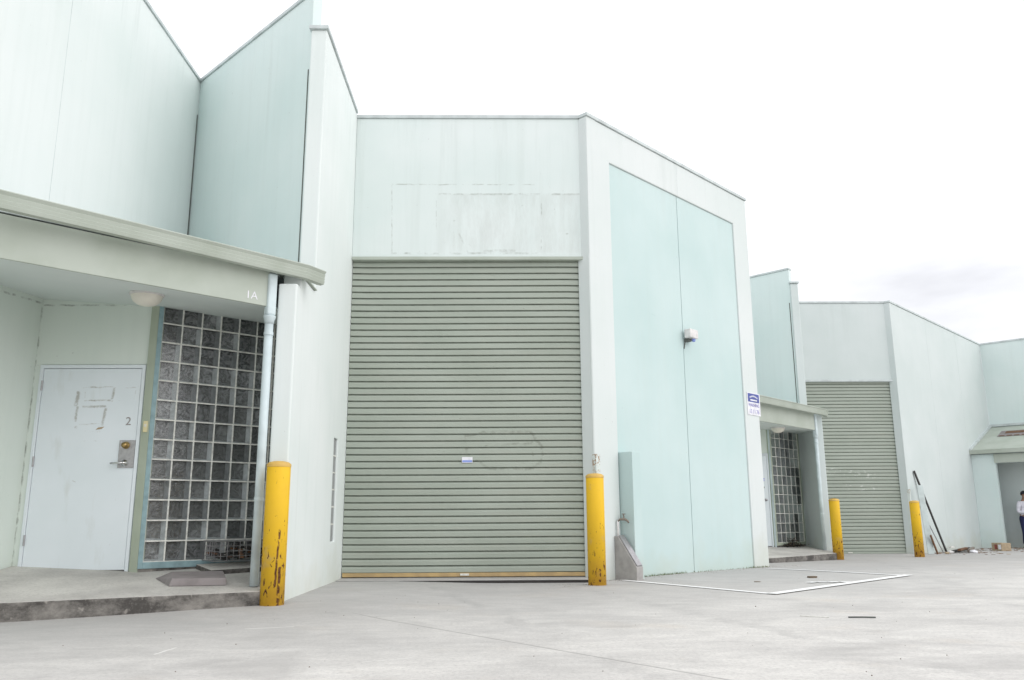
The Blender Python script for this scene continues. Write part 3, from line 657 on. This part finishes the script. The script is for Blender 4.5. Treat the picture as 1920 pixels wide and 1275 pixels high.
unit(dict(n=2, label='second pale mint warehouse unit further back, its roller door half hidden by the near unit', P0=(7.1, 20.6), A=(10.0, 20.5), Dend=(15.47, 25.98), zo=-.04, gz=-.14, sill=-.14,
    yU=18.95, yN=18.15, panel=False, Ecorner=(4.0, 21.95), hE=6.55, zc=2.95, W1=(4.0, 14.1), G0=(5.95, 18.3), Gang=R(46), xl=4.0, pz=pz2, soffit=sf2,
    F0=(4.5, 15.55), F1=(6.86, 17.98), gt=3.06, gpath=[(4.45, 15.4), (7.08, 18.10), (7.22, 18.38)], dp=(6.885, 18.04), kink=2.50))

# porch slabs with kerb edge
def porch(poly, pz, base):
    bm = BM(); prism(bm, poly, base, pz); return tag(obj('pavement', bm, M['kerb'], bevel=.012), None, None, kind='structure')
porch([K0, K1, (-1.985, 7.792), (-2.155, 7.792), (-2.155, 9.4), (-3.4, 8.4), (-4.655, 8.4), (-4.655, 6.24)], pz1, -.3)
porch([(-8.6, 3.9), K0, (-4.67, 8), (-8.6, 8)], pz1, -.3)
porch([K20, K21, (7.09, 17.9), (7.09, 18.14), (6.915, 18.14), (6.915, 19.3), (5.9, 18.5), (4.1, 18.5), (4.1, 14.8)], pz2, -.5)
# roller door threshold slabs
bm = BM(); prism(bm, [(-1.966, 10.28), (1.10, 10.28), (1.10, 10.8), (-1.966, 10.8)], -.2, .040); tag(obj('pavement', bm, M['ground'], bevel=.008), None, None, kind='structure')
bm = BM(); obox(bm, (-.43, 10.272, .012), (1.53, 0, 0), (0, .0075, 0), (0, 0, .020)); tag(obj('threshold_strip', bm, M['black'], loc=(-.43, 10.27, 0)), 'thin dark edging strip along the concrete threshold of the large roller door', 'threshold')
bm = BM(); prism(bm, [(7.104, 20.25), (9.9, 20.25), (9.9, 20.8), (7.104, 20.8)], -.4, gz(9, 20.4)+.01); tag(obj('pavement', bm, M['ground'], bevel=.008), None, None, kind='structure')

# ------------------------------------------------------------------ end unit at far right
def end_unit():
    g0 = -.145; c = (15.47, 25.98); r = thing('warehouse_unit', 'end warehouse unit at the far right with a sloping lean-to canopy over its recess', 'warehouse', (c[0], c[1], g0), 'warehouse units in the terrace')
    e = (20.5, 20.95); H = 6.13
    bm = BM(); wall(bm, c, e, g0-.3, H, .2); obj('front_wall', bm, M['mint'], r)
    bm = BM(); slab(bm, c, e, 0.02, 7, H+.002, H+.05, -.2, .02); obj('coping', bm, M['coping'], r)
    d, n, ln = dirs(c, e)
    dep = 2.33
    # wing wall parallel to the front, standing under the canopy eave
    o = Vector((c[0], c[1], 0)); a = o+n*dep
    a2 = a+d*4
    bm = BM(); wall(bm, (a.x, a.y), (a2.x, a2.y), g0-.3, 2.50, .16, [(.62, 3.6, g0-.4, 2.24)]); obj('wing_wall', bm, M['mint'], r, bevel=.01)
    rb = o+n*1.5; rb2 = rb+d*5; bm = BM(); wall(bm, (rb.x, rb.y), (rb2.x, rb2.y), g0-.3, 2.9, .1); obj('recess_wall', bm, M['wall2'], r)
    bm = BM(); slab(bm, (a.x, a.y), (a2.x, a2.y), .60, 4, 2.24, 2.49, .002, .05); cn = obj('canopy', bm, M['fascia'], r)
    P = lambda s, q, z: o+d*s+n*q+Vector((0, 0, z))
    bm = BM(); hexa(bm, [P(0, 0, 3.43), P(6, 0, 3.43), P(6, dep+.12, 2.56), P(0, dep+.12, 2.56), P(0, 0, 3.48), P(6, 0, 3.48), P(6, dep+.12, 2.61), P(0, dep+.12, 2.61)]); obj('canopy_roof', bm, M['fascia'], cn)
    bm = BM(); slab(bm, (c[0], c[1]), e, 0, 6, 2.51, 2.63, dep+.122, dep+.14); obj('fascia_board', bm, M['fascia'], cn)
    bm = BM(); slab(bm, (c[0], c[1]), e, 0, 6, 3.49, 3.56, .002, .05); obj('flashing', bm, M['coping'], cn)
    bm = BM(); hexa(bm, [P(.0, 0, 3.482), P(.05, 0, 3.482), P(.05, dep+.12, 2.612), P(0, dep+.12, 2.612), P(0, 0, 3.55), P(.05, 0, 3.55), P(.05, dep+.12, 2.68), P(0, dep+.12, 2.68)]); obj('flashing', bm, M['coping'], cn)
    # worn sign stuck on the slope
    bm = BM()
    def onroof(s0, s1, q0, q1, h): 
        zf = lambda q: 3.48-(.87/(dep+.12))*q+h
        hexa(bm, [P(s0, q0, zf(q0)-.004), P(s1, q0, zf(q0)-.004), P(s1, q1, zf(q1)-.004), P(s0, q1, zf(q1)-.004), P(s0, q0, zf(q0)), P(s1, q0, zf(q0)), P(s1, q1, zf(q1)), P(s0, q1, zf(q1))])
    onroof(.45, 1.55, .55, 1.15, .012); sg = obj('roof_patch', bm, M['slab'], cn)
    bm = BM()
    for k in range(5): onroof(.5+k*.2, .64+k*.2, 1.06, 1.13, .02)
    onroof(.6, 1.4, .64, .86, .02); obj('patch_stain', bm, M['brown'], sg)
    return r, P
EU, EP = end_unit()

# ------------------------------------------------------------------ bollards
def bollard(x, y, h, label, r=.105):
    z = gz(x, y); t = thing('bollard', label, 'bollard', (x, y, z-.02), 'yellow steel bollards by the roller doors')
    bm = BM(); lathe(bm, (x, y, z-.02), [(0, 0), (r, 0), (r, h-.02), (r-.004, h-.015)], 32); obj('post', bm, M['bollard'], t, smooth=True)
    for f in t.children[0].data.polygons: pass
    bm = BM(); lathe(bm, (x, y, z-.02), [(r+.002, h-.035), (r+.004, h-.012), (r-.004, h-.003), (r*.8, h+.010), (r*.45, h+.018), (0, h+.021)], 32); obj('cap', bm, M['bcap'], t, smooth=True)
    return t
M['bcap'] = simple('worn_yellow_cap', (.66, .42, .09, 1), .6, col2=(.52, .33, .10, 1), scale=10)
bollard(-2.0, 7.60, 1.245, 'rust streaked yellow bollard at the near porch kerb, left of the large roller door')
bollard(1.115, 9.90, 1.27, 'speckled yellow bollard between the large roller door and the aqua panelled wall')
bollard(6.97, 17.55, 1.24, 'cleaner yellow bollard at the second porch kerb, left of the far roller door')
bollard(9.37, 19.0, 1.24, 'small heavily chipped yellow bollard right of the far roller door beside the leaning boards')

# ------------------------------------------------------------------ lights under canopies
def dome_light(x, y, z, label):
    t = thing('ceiling_light', label, 'light', (x, y, z), 'round lights under the porch canopies')
    bm = BM(); lathe(bm, (x, y, z), [(0, 0), (.15, 0), (.15, -.02), (.14, -.026), (0, -.026)], 32); obj('base_ring', bm, M['whitebox'], t, smooth=False)
    bm = BM(); lathe(bm, (x, y, z-.0265), [(.138, 0), (.132, -.025), (.115, -.052), (.08, -.078), (.04, -.090), (0, -.093)], 32); obj('lamp_shade', bm, M['opal'], t, smooth=True)
dome_light(-3.26, 7.45, sf1(-3.26, 7.45)-.001, 'cream round dome light under the near porch canopy above the white door')
dome_light(5.93, 17.62, sf2(5.93, 17.62)-.001, 'small round light under the second porch canopy')

# ------------------------------------------------------------------ warning sign on the end of the front wall
A1 = Vector((1.19, 10.5, 0)); D1, N1, _ = dirs((1.19, 10.5), (4.30, 13.65))
PD = lambda s, q, z: A1+D1*s+N1*q+Vector((0, 0, z))
def dbox(bm, s0, s1, z0, z1, q0, q1): slab(bm, (1.19, 10.5), (4.30, 13.65), s0, s1, z0, z1, q0, q1)
t = thing('warning_sign', 'white and blue warning sign with a phone number on the pale wall edge', 'sign', PD(4.24, .004, 2.39))
bm = BM(); dbox(bm, 4.03, 4.46, 2.385, 2.755, .003, .009); obj('plate', bm, M['white'], t)
bm = BM(); dbox(bm, 4.055, 4.43, 2.60, 2.74, .0092, .0105); bp = obj('blue_panel', bm, M['blue'], t)
bm = BM()
for k in range(7):
    u = (k-3)/3; dbox(bm, 4.242+u*.115-.013, 4.242+u*.115+.013, 2.688-.022*u*u, 2.712-.022*u*u, .0107, .012)
dbox(bm, 4.13, 4.355, 2.622, 2.645, .0107, .012); obj('panel_lettering', bm, M['ltwhite'] if 'ltwhite' in M else M['white'], bp)
obj('lettering', text_bm('WARNING', .075, PD(4.242, .0105, 2.525), D1, depth=.001, align='CENTER'), M['purple'], t)
for s_, w_ in ((4.125, '13'), (4.242, '11'), (4.362, '76')): obj('phone_number', text_bm(w_, .095, PD(s_, .0105, 2.415), D1, depth=.001, align='CENTER'), M['purple'], t)

# alarm box on the panel seam
t = thing('alarm_box', 'small white alarm box with a blue lens on the aqua panel seam', 'alarm', PD(2.30, -.02, 3.38))
bm = BM(); dbox(bm, 2.20, 2.42, 3.37, 3.505, .02, .13); obj('housing', bm, M['whitebox'], t, bevel=.012)
bm = BM(); dbox(bm, 2.25, 2.34, 3.33, 3.37, -.02, .06); obj('bracket', bm, M['joint'], t, bevel=.004)
bm = BM(); lathe(bm, PD(2.36, .08, 3.37), [(.028, 0), (.028, -.03), (.018, -.042), (0, -.045)], 16); obj('lens', bm, M['ltblue'], t, smooth=True)
bm = BM(); tube(bm, [PD(2.27, -.005, 3.36), PD(2.26, -.012, 3.30), PD(2.245, -.018, 3.22)], .008); obj('cable', bm, M['joint'], t)

# sticker sign on shutter
t = thing('notice_sticker', 'small white and blue notice stuck on the large roller door', 'sticker', (-.42, 10.66, 1.44))
bm = BM(); obox(bm, (-.42, 10.6555, 1.484), (.068, 0, 0), (0, .0012, 0), (0, 0, .036)); pl_ = obj('paper', bm, M['white'], t)
bm = BM(); obox(bm, (-.42, 10.6535, 1.468), (.062, 0, 0), (0, .0006, 0), (0, 0, .013)); obj('print', bm, M['ltblue'], t)

# tap with standpipe and steel wedge guard beside the fin
t = thing('garden_tap', 'old bronze tap on a thin white standpipe above the concrete wedge', 'tap', PD(.40, .03, .45))
bm = BM(); tube(bm, [PD(.40, .03, .46), PD(.40, .03, .72)], .011); obj('standpipe', bm, M['whitebox'], t, smooth=True)
bm = BM(); tube(bm, [PD(.40, .03, .71), PD(.42, .05, .735), PD(.46, .10, .735), PD(.47, .14, .71), PD(.47, .145, .69)], [.012, .014, .017, .013, .012]); obj('spout', bm, M['wood'], t, smooth=True)
bm = BM(); tube(bm, [PD(.455, .085, .74), PD(.455, .085, .80)], .008); obox(bm, PD(.455, .085, .80), D1*.03, N1*.006, (0, 0, .006)); obj('tap_handle', bm, M['wood'], t)
M['wedge'] = simple('grey_galvanised_sheet', (.40, .385, .375, 1), .55, .25, scale=14, col2=(.31, .30, .29, 1))
t = thing('concrete_wedge', 'grey wedge shaped guard with a sloping top at the foot of the pale pier', 'guard', PD(.42, .2, 0))
bm = BM()
pts = lambda s: [PD(s, .003, -.1), PD(s, .33, -.1), PD(s, .33, .155), PD(s, .06, .53), PD(s, .003, .53)]
a, b = [bm.verts.new(p) for p in pts(.355)], [bm.verts.new(p) for p in pts(.49)]
bm.faces.new(a); bm.faces.new(b[::-1])
for i in range(5): bm.faces.new((a[i], a[(i+1) % 5], b[(i+1) % 5], b[i]))
obj('wedge_body', bm, M['wedge'], t, bevel=.006)
bm = BM(); h0, h1 = PD(.335, .062, .533), PD(.335, .328, .162)
hexa(bm, [PD(.368, .066, .532), PD(.368, .326, .171), PD(.477, .326, .171), PD(.477, .066, .532), PD(.368, .07, .540), PD(.368, .33, .179), PD(.477, .33, .179), PD(.477, .07, .540)]); obj('sloping_lid', bm, M['steel'], t)

# ------------------------------------------------------------------ clutter on the near porch
def onp(x, y, h=0): return Vector((x, y, pz1(x, y)+h))
gd, gn, _ = dirs((-3.45, 8.2), (-2.154, 9.29))
t = thing('rubber_ramp', 'mauve grey rubber slab with a sloping left end lying flat on the near porch', 'ramp', onp(-2.72, 7.86))
bm = BM(); cx, cy = -2.83, 7.83
lo = [(-3.16, 7.92), (-2.90, 7.58), (-2.45, 7.74), (-2.60, 8.12)]
hi = [(-3.02, 7.94), (-2.885, 7.60), (-2.455, 7.745), (-2.605, 8.11)]
hexa(bm, [onp(*p, .002) for p in lo]+[onp(*p, .066) for p in hi]); obj('slab', bm, M['slab'], t, bevel=.006)
# low grey curb in front of the window and the wire basket on it
t = thing('concrete_sill_block', 'low grey concrete strip on the near porch under the wire basket', 'concrete block', onp(-2.5, 8.5))
bm = BM(); slab(bm, (-3.45, 8.2), (-2.154, 9.29), .55, 1.32, .1, .375, .03, .42)
for v in bm.verts: v.co.z = pz1(v.co.x, v.co.y)+(.045 if v.co.z > .2 else -.01)
obj('block', bm, M['kerb'], t, bevel=.006)
WB = lambda s, q, h: Vector((-3.45, 8.2, 0))+gd*s+gn*q+Vector((0, 0, .36+h))
t = thing('wire_basket', 'rusty wire mesh basket of rubbish against the glass block window', 'basket', WB(1.0, .2, 0))
bm = BM(); s0, s1, q0, q1, hh = .60, 1.37, .05, .34, .19
def rod(a, b, r=.0028): tube(bm, [a, b], r, 5)
nS, nQ, nH = 12, 5, 4
for i in range(nS+1):
    s = s0+(s1-s0)*i/nS
    for q in (q0, q1): rod(WB(s, q, 0), WB(s, q, hh))
    rod(WB(s, q0, .004), WB(s, q1, .004))
for i in range(nQ+1):
    q = q0+(q1-q0)*i/nQ
    for s in (s0, s1): rod(WB(s, q, 0), WB(s, q, hh))
for i in range(nH+1):
    h = hh*i/nH; r = .006 if i == nH else .0028
    rod(WB(s0, q0, h), WB(s1, q0, h), r); rod(WB(s0, q1, h), WB(s1, q1, h), r); rod(WB(s0, q0, h), WB(s0, q1, h), r); rod(WB(s1, q0, h), WB(s1, q1, h), r)
obj('mesh', bm, M['steel'], t)
bm = BM()
for k in range(70):
    s, q = random.uniform(s0+.06, s1-.05), random.uniform(q0+.03, q1-.03); h = random.uniform(.02, .13+.03*math.sin(s*9))
    a = random.uniform(0, 6.28); ln = random.uniform(.02, .07); v = Vector((math.cos(a), math.sin(a), random.uniform(-.4, .4)))*ln
    obox(bm, WB(s, q, h), v, Vector((-v.y, v.x, 0))*.35, (0, 0, random.uniform(.004, .014)), random.choice((0, 0, 0, 1, 2)))
obj('rubbish', bm, [M['black'], M['brown'], M['paleboard']], t)
# dark clump at the second porch
t = thing('leaf_pile', 'dark heap of dead leaves in the corner of the second porch', 'leaves', (6.5, 18.72, .05)); t['kind'] = 'stuff'
bm = BM()
for k in range(260):
    a = random.gauss(0, .16); b = random.gauss(0, .07); h = abs(random.gauss(0, .09))*max(0, 1-abs(a)*2.2)
    c_ = Vector((6.42+a*.7-b*.7*-1, 18.66+a*.66-abs(b)*.7, pz2(6.4, 18.6)+.01+h)); ln = random.uniform(.012, .035); q = Vector((random.uniform(-1, 1), random.uniform(-1, 1), random.uniform(-.5, .5)))*ln
    obox(bm, c_, q, Vector((-q.y, q.x, random.uniform(-.01, .01)))*.5, (0, 0, .002), random.choice((0, 0, 1)))
obj('leaves', bm, [M['black'], M['leaf']], t)

# ------------------------------------------------------------------ litter, sticks, weeds
def stick(name, a, b, r, m, label, cat='stick'):
    bm = BM(); A_ = Vector((a[0], a[1], gz(*a)+r)); B_ = Vector((b[0], b[1], gz(*b)+r)); mid = A_.lerp(B_, .5)+Vector((random.uniform(-.01, .01), random.uniform(-.01, .01), .002))
    tube(bm, [A_, mid, B_], r, 7); return tag(obj(name, bm, m, loc=A_), label, cat)
stick('black_stick', (2.656, 6.60), (2.855, 6.575), .006, M['joint'], 'short black stick lying on the driveway right of the painted bay')
stick('white_strip', (2.33, 6.73), (2.515, 6.62), .004, M['mortar'], 'thin white strip lying on the driveway left of the black stick', 'litter')
def litter(x, y, r, m, name, label, cat, h=.006):
    bm = BM(); n = 9; z = gz(x, y)
    ring = [(x+r*random.uniform(.6, 1.2)*math.cos(i*2*math.pi/n)*1.4, y+r*random.uniform(.6, 1.2)*math.sin(i*2*math.pi/n)) for i in range(n)]
    prism(bm, ring, z+.001, z+h); tag(obj(name, bm, m, loc=(x, y, z)), label, cat)
litter(3.94, 10.83, .05, M['leaf'], 'dead_leaf', 'larger brown leaf inside the painted bay', 'leaf', .02)
litter(3.05, 10.2, .035, M['leaf'], 'dead_leaf', 'small flat brown leaf in the painted bay near the aqua panel', 'leaf')
bm = BM()
pts_ = [(3.58, 9.98), (3.70, 10.06), (3.84, 10.02), (3.98, 10.07), (4.12, 10.0)]
for a, b in zip(pts_, pts_[1:]): strip(bm, a, b, .10, .009, 2)
tag(obj('road_marking', bm, M['line']), None, None, kind='structure')
# pebbles and grit: too small and many to count
bm = BM()
for k in range(520):
    if random.random() < .45:
        s = random.uniform(-1, 5.2); q = abs(random.gauss(0, .12))+.01; v = PD(s, q, 0)
    else: v = Vector((random.uniform(-5, 9), random.uniform(3.3, 13), 0))
    if v.x < -2.1 and v.y > 6.0 or (v.x < 1.2 and v.y > 10.1): continue
    r = random.uniform(.0015, .0045)*(1.5 if random.random() < .05 else 1); z = gz(v.x, v.y)
    bmesh.ops.create_icosphere(bm, subdivisions=1, radius=r, matrix=Matrix.Translation((v.x, v.y, z+r*.4)))
tag(obj('grit', bm, M['wood']), 'scattered grit and pebbles over the driveway', 'grit', kind='stuff')
bm = BM()
for k in range(420):
    s = random.choice((random.gauss(.8, .3), random.gauss(4.0, .2), random.uniform(.72, 4.4), random.gauss(1.6, .25)))
    if s < .7 or s > 4.42: continue
    v = PD(s, random.uniform(-.02, .03)+(0 if s < 3.95 else .02), 0); z = gz(v.x, v.y); a = random.uniform(0, 6.28); h = random.uniform(.008, .035)
    w_ = .004; u = Vector((math.cos(a), math.sin(a), 0))
    q = [bm.verts.new(v+Vector((0, 0, z))-u*w_), bm.verts.new(v+Vector((0, 0, z))+u*w_), bm.verts.new(v+Vector((u.y*.02, -u.x*.02, z+h)))]; bm.faces.new(q)
tag(obj('weeds', bm, M['moss']), 'low moss and weeds along the foot of the aqua panel', 'weeds', kind='stuff')

# ------------------------------------------------------------------ boards and rubbish by the far wall
DA = (10.0, 20.5); DE = (15.47, 25.98); D2, N2, _ = dirs(DA, DE)
PE = lambda s, q, z: Vector((DA[0], DA[1], gz(10.5, 21)))+D2*s+N2*q+Vector((0, 0, z))
def board(name, s0, q0, z0, s1, q1, z1, wd, th, m, label, cat='board', face=None):
    F_ = face or D2; a, b = PE(s0, q0, z0), PE(s1, q1, z1); d = (b-a).normalized(); sd_ = (F_-d*F_.dot(d)).normalized(); nn = d.cross(sd_)
    bm = BM(); obox(bm, (a+b)/2, (b-a)/2, sd_*wd/2, nn*th/2); tag(obj(name, bm, m, loc=a, bevel=.003), label, cat)
board('plank', 1.34, .30, .01, .44, .03, 2.0, .07, .03, M['black'], 'long black plank leaning behind the pale board beside the far bollard', 'plank')
board('board', .16, .32, .01, .22, .20, 1.64, .16, .02, M['paleboard'], 'upright pale board leaning on the wall in front of the black plank', face=Vector((1, .15, 0)))
board('metal_rod', .98, .34, .01, .50, .05, 1.15, .02, .02, M['steel'], 'thin grey rod leaning between the pale board and the black plank', 'rod')
board('timber_offcut', .30, .42, .01, .12, .36, .45, .06, .03, M['brown'], 'short brown timber offcut propped at the foot of the far bollard', 'timber')
for k, (s, q, s2, q2, m, lb) in enumerate([(1.1, .5, 3.1, .35, M['black'], 'long black rod lying along the foot of the far wall'),
        (1.6, .75, 3.0, .45, M['wood'], 'grey timber batten lying in front of the black rod by the far wall'),
        (1.0, .7, 2.2, .52, M['brown'], 'brown batten lying across the near end of the far rubbish'),
        (1.9, .22, 2.4, .14, M['mortar'], 'short white offcut lying against the far wall')]):
    board('batten', s, q, .04+.025*k, s2, q2, .06+.015*k, .07, .05, m, lb, 'batten')
def crumple(s, q, r, m, label, name='paper_scrap', cat='litter', fl=.45):
    bm = BM(); bmesh.ops.create_icosphere(bm, subdivisions=2, radius=r)
    for v in bm.verts: v.co *= random.uniform(.7, 1.15); v.co.z *= fl
    p = PE(s, q, r*fl*.8); bmesh.ops.translate(bm, verts=bm.verts, vec=p); tag(obj(name, bm, m, loc=p), label, cat)
crumple(1.0, .5, .09, M['whitebox'], 'crumpled white paper at the foot of the black plank')
crumple(1.55, .85, .10, M['white'], 'crumpled white bag at the near end of the lying battens')
crumple(.55, .55, .07, M['card'], 'pale brown scrap of paper just right of the chipped bollard')
crumple(4.35, 1.9, .09, M['mortar'], 'white scrap lying right of the cardboard box', fl=.3)
crumple(5.2, 2.1, .12, M['white'], 'flat white paper near the feet of the standing man', fl=.2)
t = thing('cardboard_box', 'small cardboard box with a red mark lying by the far wall corner', 'box', PE(3.45, 1.0, .0))
bm = BM(); obox(bm, PE(3.45, 1.0, .10), (D2-N2).normalized()*.22, (D2+N2).normalized()*.13, (0, 0, .10)); obj('carton', bm, M['card'], t, bevel=.01)
cc = PE(3.45, 1.0, .10)-(D2+N2).normalized()*-.0
bm = BM()
fr_n = Vector((0, -1, 0))
for (u, m_i) in ((-.02, 0), (.15, 1)):
    nrm = -(D2+N2).normalized() if (-(D2+N2).normalized()).y < 0 else (D2+N2).normalized()
    al = (D2-N2).normalized()
    if al.x < 0: al = -al
    for side in ((D2+N2).normalized(), (D2-N2).normalized()):
        pass
    obox(bm, cc+Vector((1, 0, 0))*0+(al if al.x > 0 else -al)*u*1.0+nrm*.132, al*.06, nrm*.002, (0, 0, .06), m_i)
obj('box_print', bm, [M['red'], M['white']], t)
bm = BM()
for k in range(120):
    v = PE(random.uniform(.4, 6.2), 0, 0)+N2*(abs(random.gauss(.5, .5))+.1); r = random.uniform(.01, .035)
    z = gz(v.x, v.y); obox(bm, (v.x, v.y, z+.006), (r*1.5, random.uniform(-r, r), 0), (0, r*.5, 0), (0, 0, .005), random.choice((0, 0, 1, 2)))
tag(obj('debris', bm, [M['brown'], M['wood'], M['card']]), 'brown dirt and small debris along the foot of the far wall', 'debris', kind='stuff')

# ------------------------------------------------------------------ person
def skin_mesh(verts, edges, radii, sub=2):
    me = bpy.data.meshes.new('s'); me.from_pydata(verts, edges, []); o = bpy.data.objects.new('s', me); COL.objects.link(o)
    o.modifiers.new('skin', 'SKIN'); sv = me.skin_vertices[0].data
    for i, r in enumerate(radii): sv[i].radius = r if isinstance(r, tuple) else (r, r); sv[i].use_root = (i == 0)
    s_ = o.modifiers.new('sub', 'SUBSURF'); s_.levels = sub; s_.render_levels = sub
    dg = bpy.context.evaluated_depsgraph_get(); m2 = bpy.data.meshes.new_from_object(o.evaluated_get(dg)); bm = BM(); bm.from_mesh(m2)
    bpy.data.objects.remove(o); bpy.data.meshes.remove(me); bpy.data.meshes.remove(m2); return bm
def person():
    px, py = 14.90, 23.85; g0 = gz(px, py); S = .89
    t = thing('person', 'person in white shirt, grey tie and navy trousers looking down at a phone', 'person', (px, py, g0))
    rot = Matrix.Rotation(R(18), 4, 'Z')           # local -y is the way he faces
    X = lambda b: bmesh.ops.transform(b, matrix=Matrix.Translation((px, py, g0)) @ rot @ Matrix.Scale(S, 4), verts=b.verts)
    sk = simple('skin', (.30, .17, .11, 1), .55, bumps=0); shm = simple('white_shirt_cloth', (.74, .73, .80, 1), .8); trm = simple('navy_trouser_cloth', (.012, .016, .07, 1), .8)
    hairm = simple('black_hair', (.012, .012, .02, 1), .6); tiem = simple('grey_violet_tie', (.13, .11, .22, 1), .7); shoe = simple('black_shoe_leather', (.01, .01, .01, 1), .3)
    v = [(0, .02, .95), (0, .0, 1.15), (0, -.0, 1.35), (0, .01, 1.45), (0, -.03, 1.54), (0, -.065, 1.62), (0, -.085, 1.70)]
    rr = [.13, .12, .13, .075, .052, .085, .075]
    e = [(0, 1), (1, 2), (2, 3), (3, 4), (4, 5), (5, 6)]
    for s in (-1, 1):
        k = len(v); v += [(s*.17, .01, 1.40), (s*.21, .03, 1.13), (s*.10, -.22, 1.10), (s*.045, -.29, 1.13)]; rr += [.055, .045, .036, .030]; e += [(2, k), (k, k+1), (k+1, k+2), (k+2, k+3)]
        k = len(v); v += [(s*.09, .02, .86), (s*.10, -.01, .50), (s*.105, .03, .10), (s*.115, -.12, .04)]; rr += [.09, .062, .045, .04]; e += [(0, k), (k, k+1), (k+1, k+2), (k+2, k+3)]
    bm = skin_mesh(v, e, rr)
    # fingers: short tapering chains curled round the phone
    for s in (-1, 1):
        for f in range(4):
            z = 1.10+.022*f; tube(bm, [(s*.05, -.30, z), (s*.055, -.335, z+.006), (s*.035, -.355, z+.01), (s*.012, -.352, z+.01)], [.011, .010, .009, .007], 7)
        tube(bm, [(s*.04, -.28, 1.15), (s*.035, -.30, 1.185), (s*.015, -.315, 1.195)], [.013, .011, .008], 7)
    # face: nose, ears, brow and mouth
    lathe(bm, (0, -.135, 1.64), [(0, .03), (.012, .01), (.017, -.012), (0, -.02)], 8, (0, -.4, 1))
    for s in (-1, 1):
        lathe(bm, (s*.083, -.05, 1.65), [(0, .010), (.018, .005), (.022, 0), (0, -.006)], 10, (s, 0, 0))
    X(bm); body = obj('body', bm, sk, t, smooth=True)
    bm = BM()
    for s in (-1, 1): bm = BM(); lathe(bm, (s*.032, -.137, 1.665), [(0, .006), (.009, .002), (.009, -.004), (0, -.006)], 8, (0, -1, 0)); X(bm); obj('eye', bm, hairm, t)
    bm = BM(); tube(bm, [(-.025, -.132, 1.60), (0, -.138, 1.598), (.025, -.132, 1.60)], .005, 6); X(bm); obj('mouth', bm, hairm, t)
    # hair cap
    bm = BM(); bmesh.ops.create_icosphere(bm, subdivisions=3, radius=.108)
    bmesh.ops.delete(bm, geom=[q for q in bm.verts if q.co.z < -.02-.0 and q.co.y < .02 or q.co.z < -.07], context='VERTS')
    for q in bm.verts: q.co = Vector((q.co.x*.88, q.co.y*1.06, q.co.z*.95))*random.uniform(.97, 1.04)
    bmesh.ops.translate(bm, verts=bm.verts, vec=(0, -.055, 1.69)); X(bm); obj('hair', bm, hairm, t, smooth=True)
    # shirt
    v = [(0, .02, .86), (0, .0, 1.12), (0, 0, 1.34), (0, .01, 1.455)]; rr = [(.175, .13), (.165, .13), (.185, .135), (.075, .07)]; e = [(0, 1), (1, 2), (2, 3)]
    for s in (-1, 1):
        k = len(v); v += [(s*.185, .01, 1.40), (s*.235, .04, 1.13), (s*.125, -.19, 1.095)]; rr += [.078, .068, .052]; e += [(2, k), (k, k+1), (k+1, k+2)]
    bm = skin_mesh(v, e, rr); X(bm); obj('shirt', bm, shm, t, smooth=True)
    v = [(0, .02, 1.10), (0, .02, .88)]; rr = [(.168, .132), (.165, .13)]; e = [(0, 1)]
    for s in (-1, 1):
        k = len(v); v += [(s*.095, .02, .80), (s*.105, -.01, .50), (s*.11, .03, .09)]; rr += [.11, .085, .075]; e += [(1, k), (k, k+1), (k+1, k+2)]
    bm = skin_mesh(v, e, rr); X(bm); obj('trousers', bm, trm, t, smooth=True)
    bm = BM(); 
    hexa(bm, [(-.035, -.155, 1.02), (.035, -.155, 1.02), (.035, -.14, 1.02), (-.035, -.14, 1.02), (-.022, -.10, 1.455), (.022, -.10, 1.455), (.022, -.085, 1.455), (-.022, -.085, 1.455)]); X(bm); obj('tie', bm, tiem, t, bevel=.004)
    for s in (-1, 1):
        bm = BM(); obox(bm, (s*.115, -.05, .035), (.045, 0, 0), (0, .13, 0), (0, 0, .035)); X(bm); obj('shoe', bm, shoe, t, bevel=.02)
    # phone held in both hands
    bm = BM(); obox(bm, (0, -.325, 1.15), (.036, 0, 0), (0, .004, .003), (0, -.03, .06)); X(bm)
    ph = tag(obj('phone', bm, M['black'], loc=(px, py, g0+1.1), bevel=.002), 'dark phone held by the man in the white shirt', 'phone')
person()

# ------------------------------------------------------------------ surroundings behind the camera (bounce light and reflections)
sc.cycles.max_bounces = 8; sc.cycles.diffuse_bounces = 5
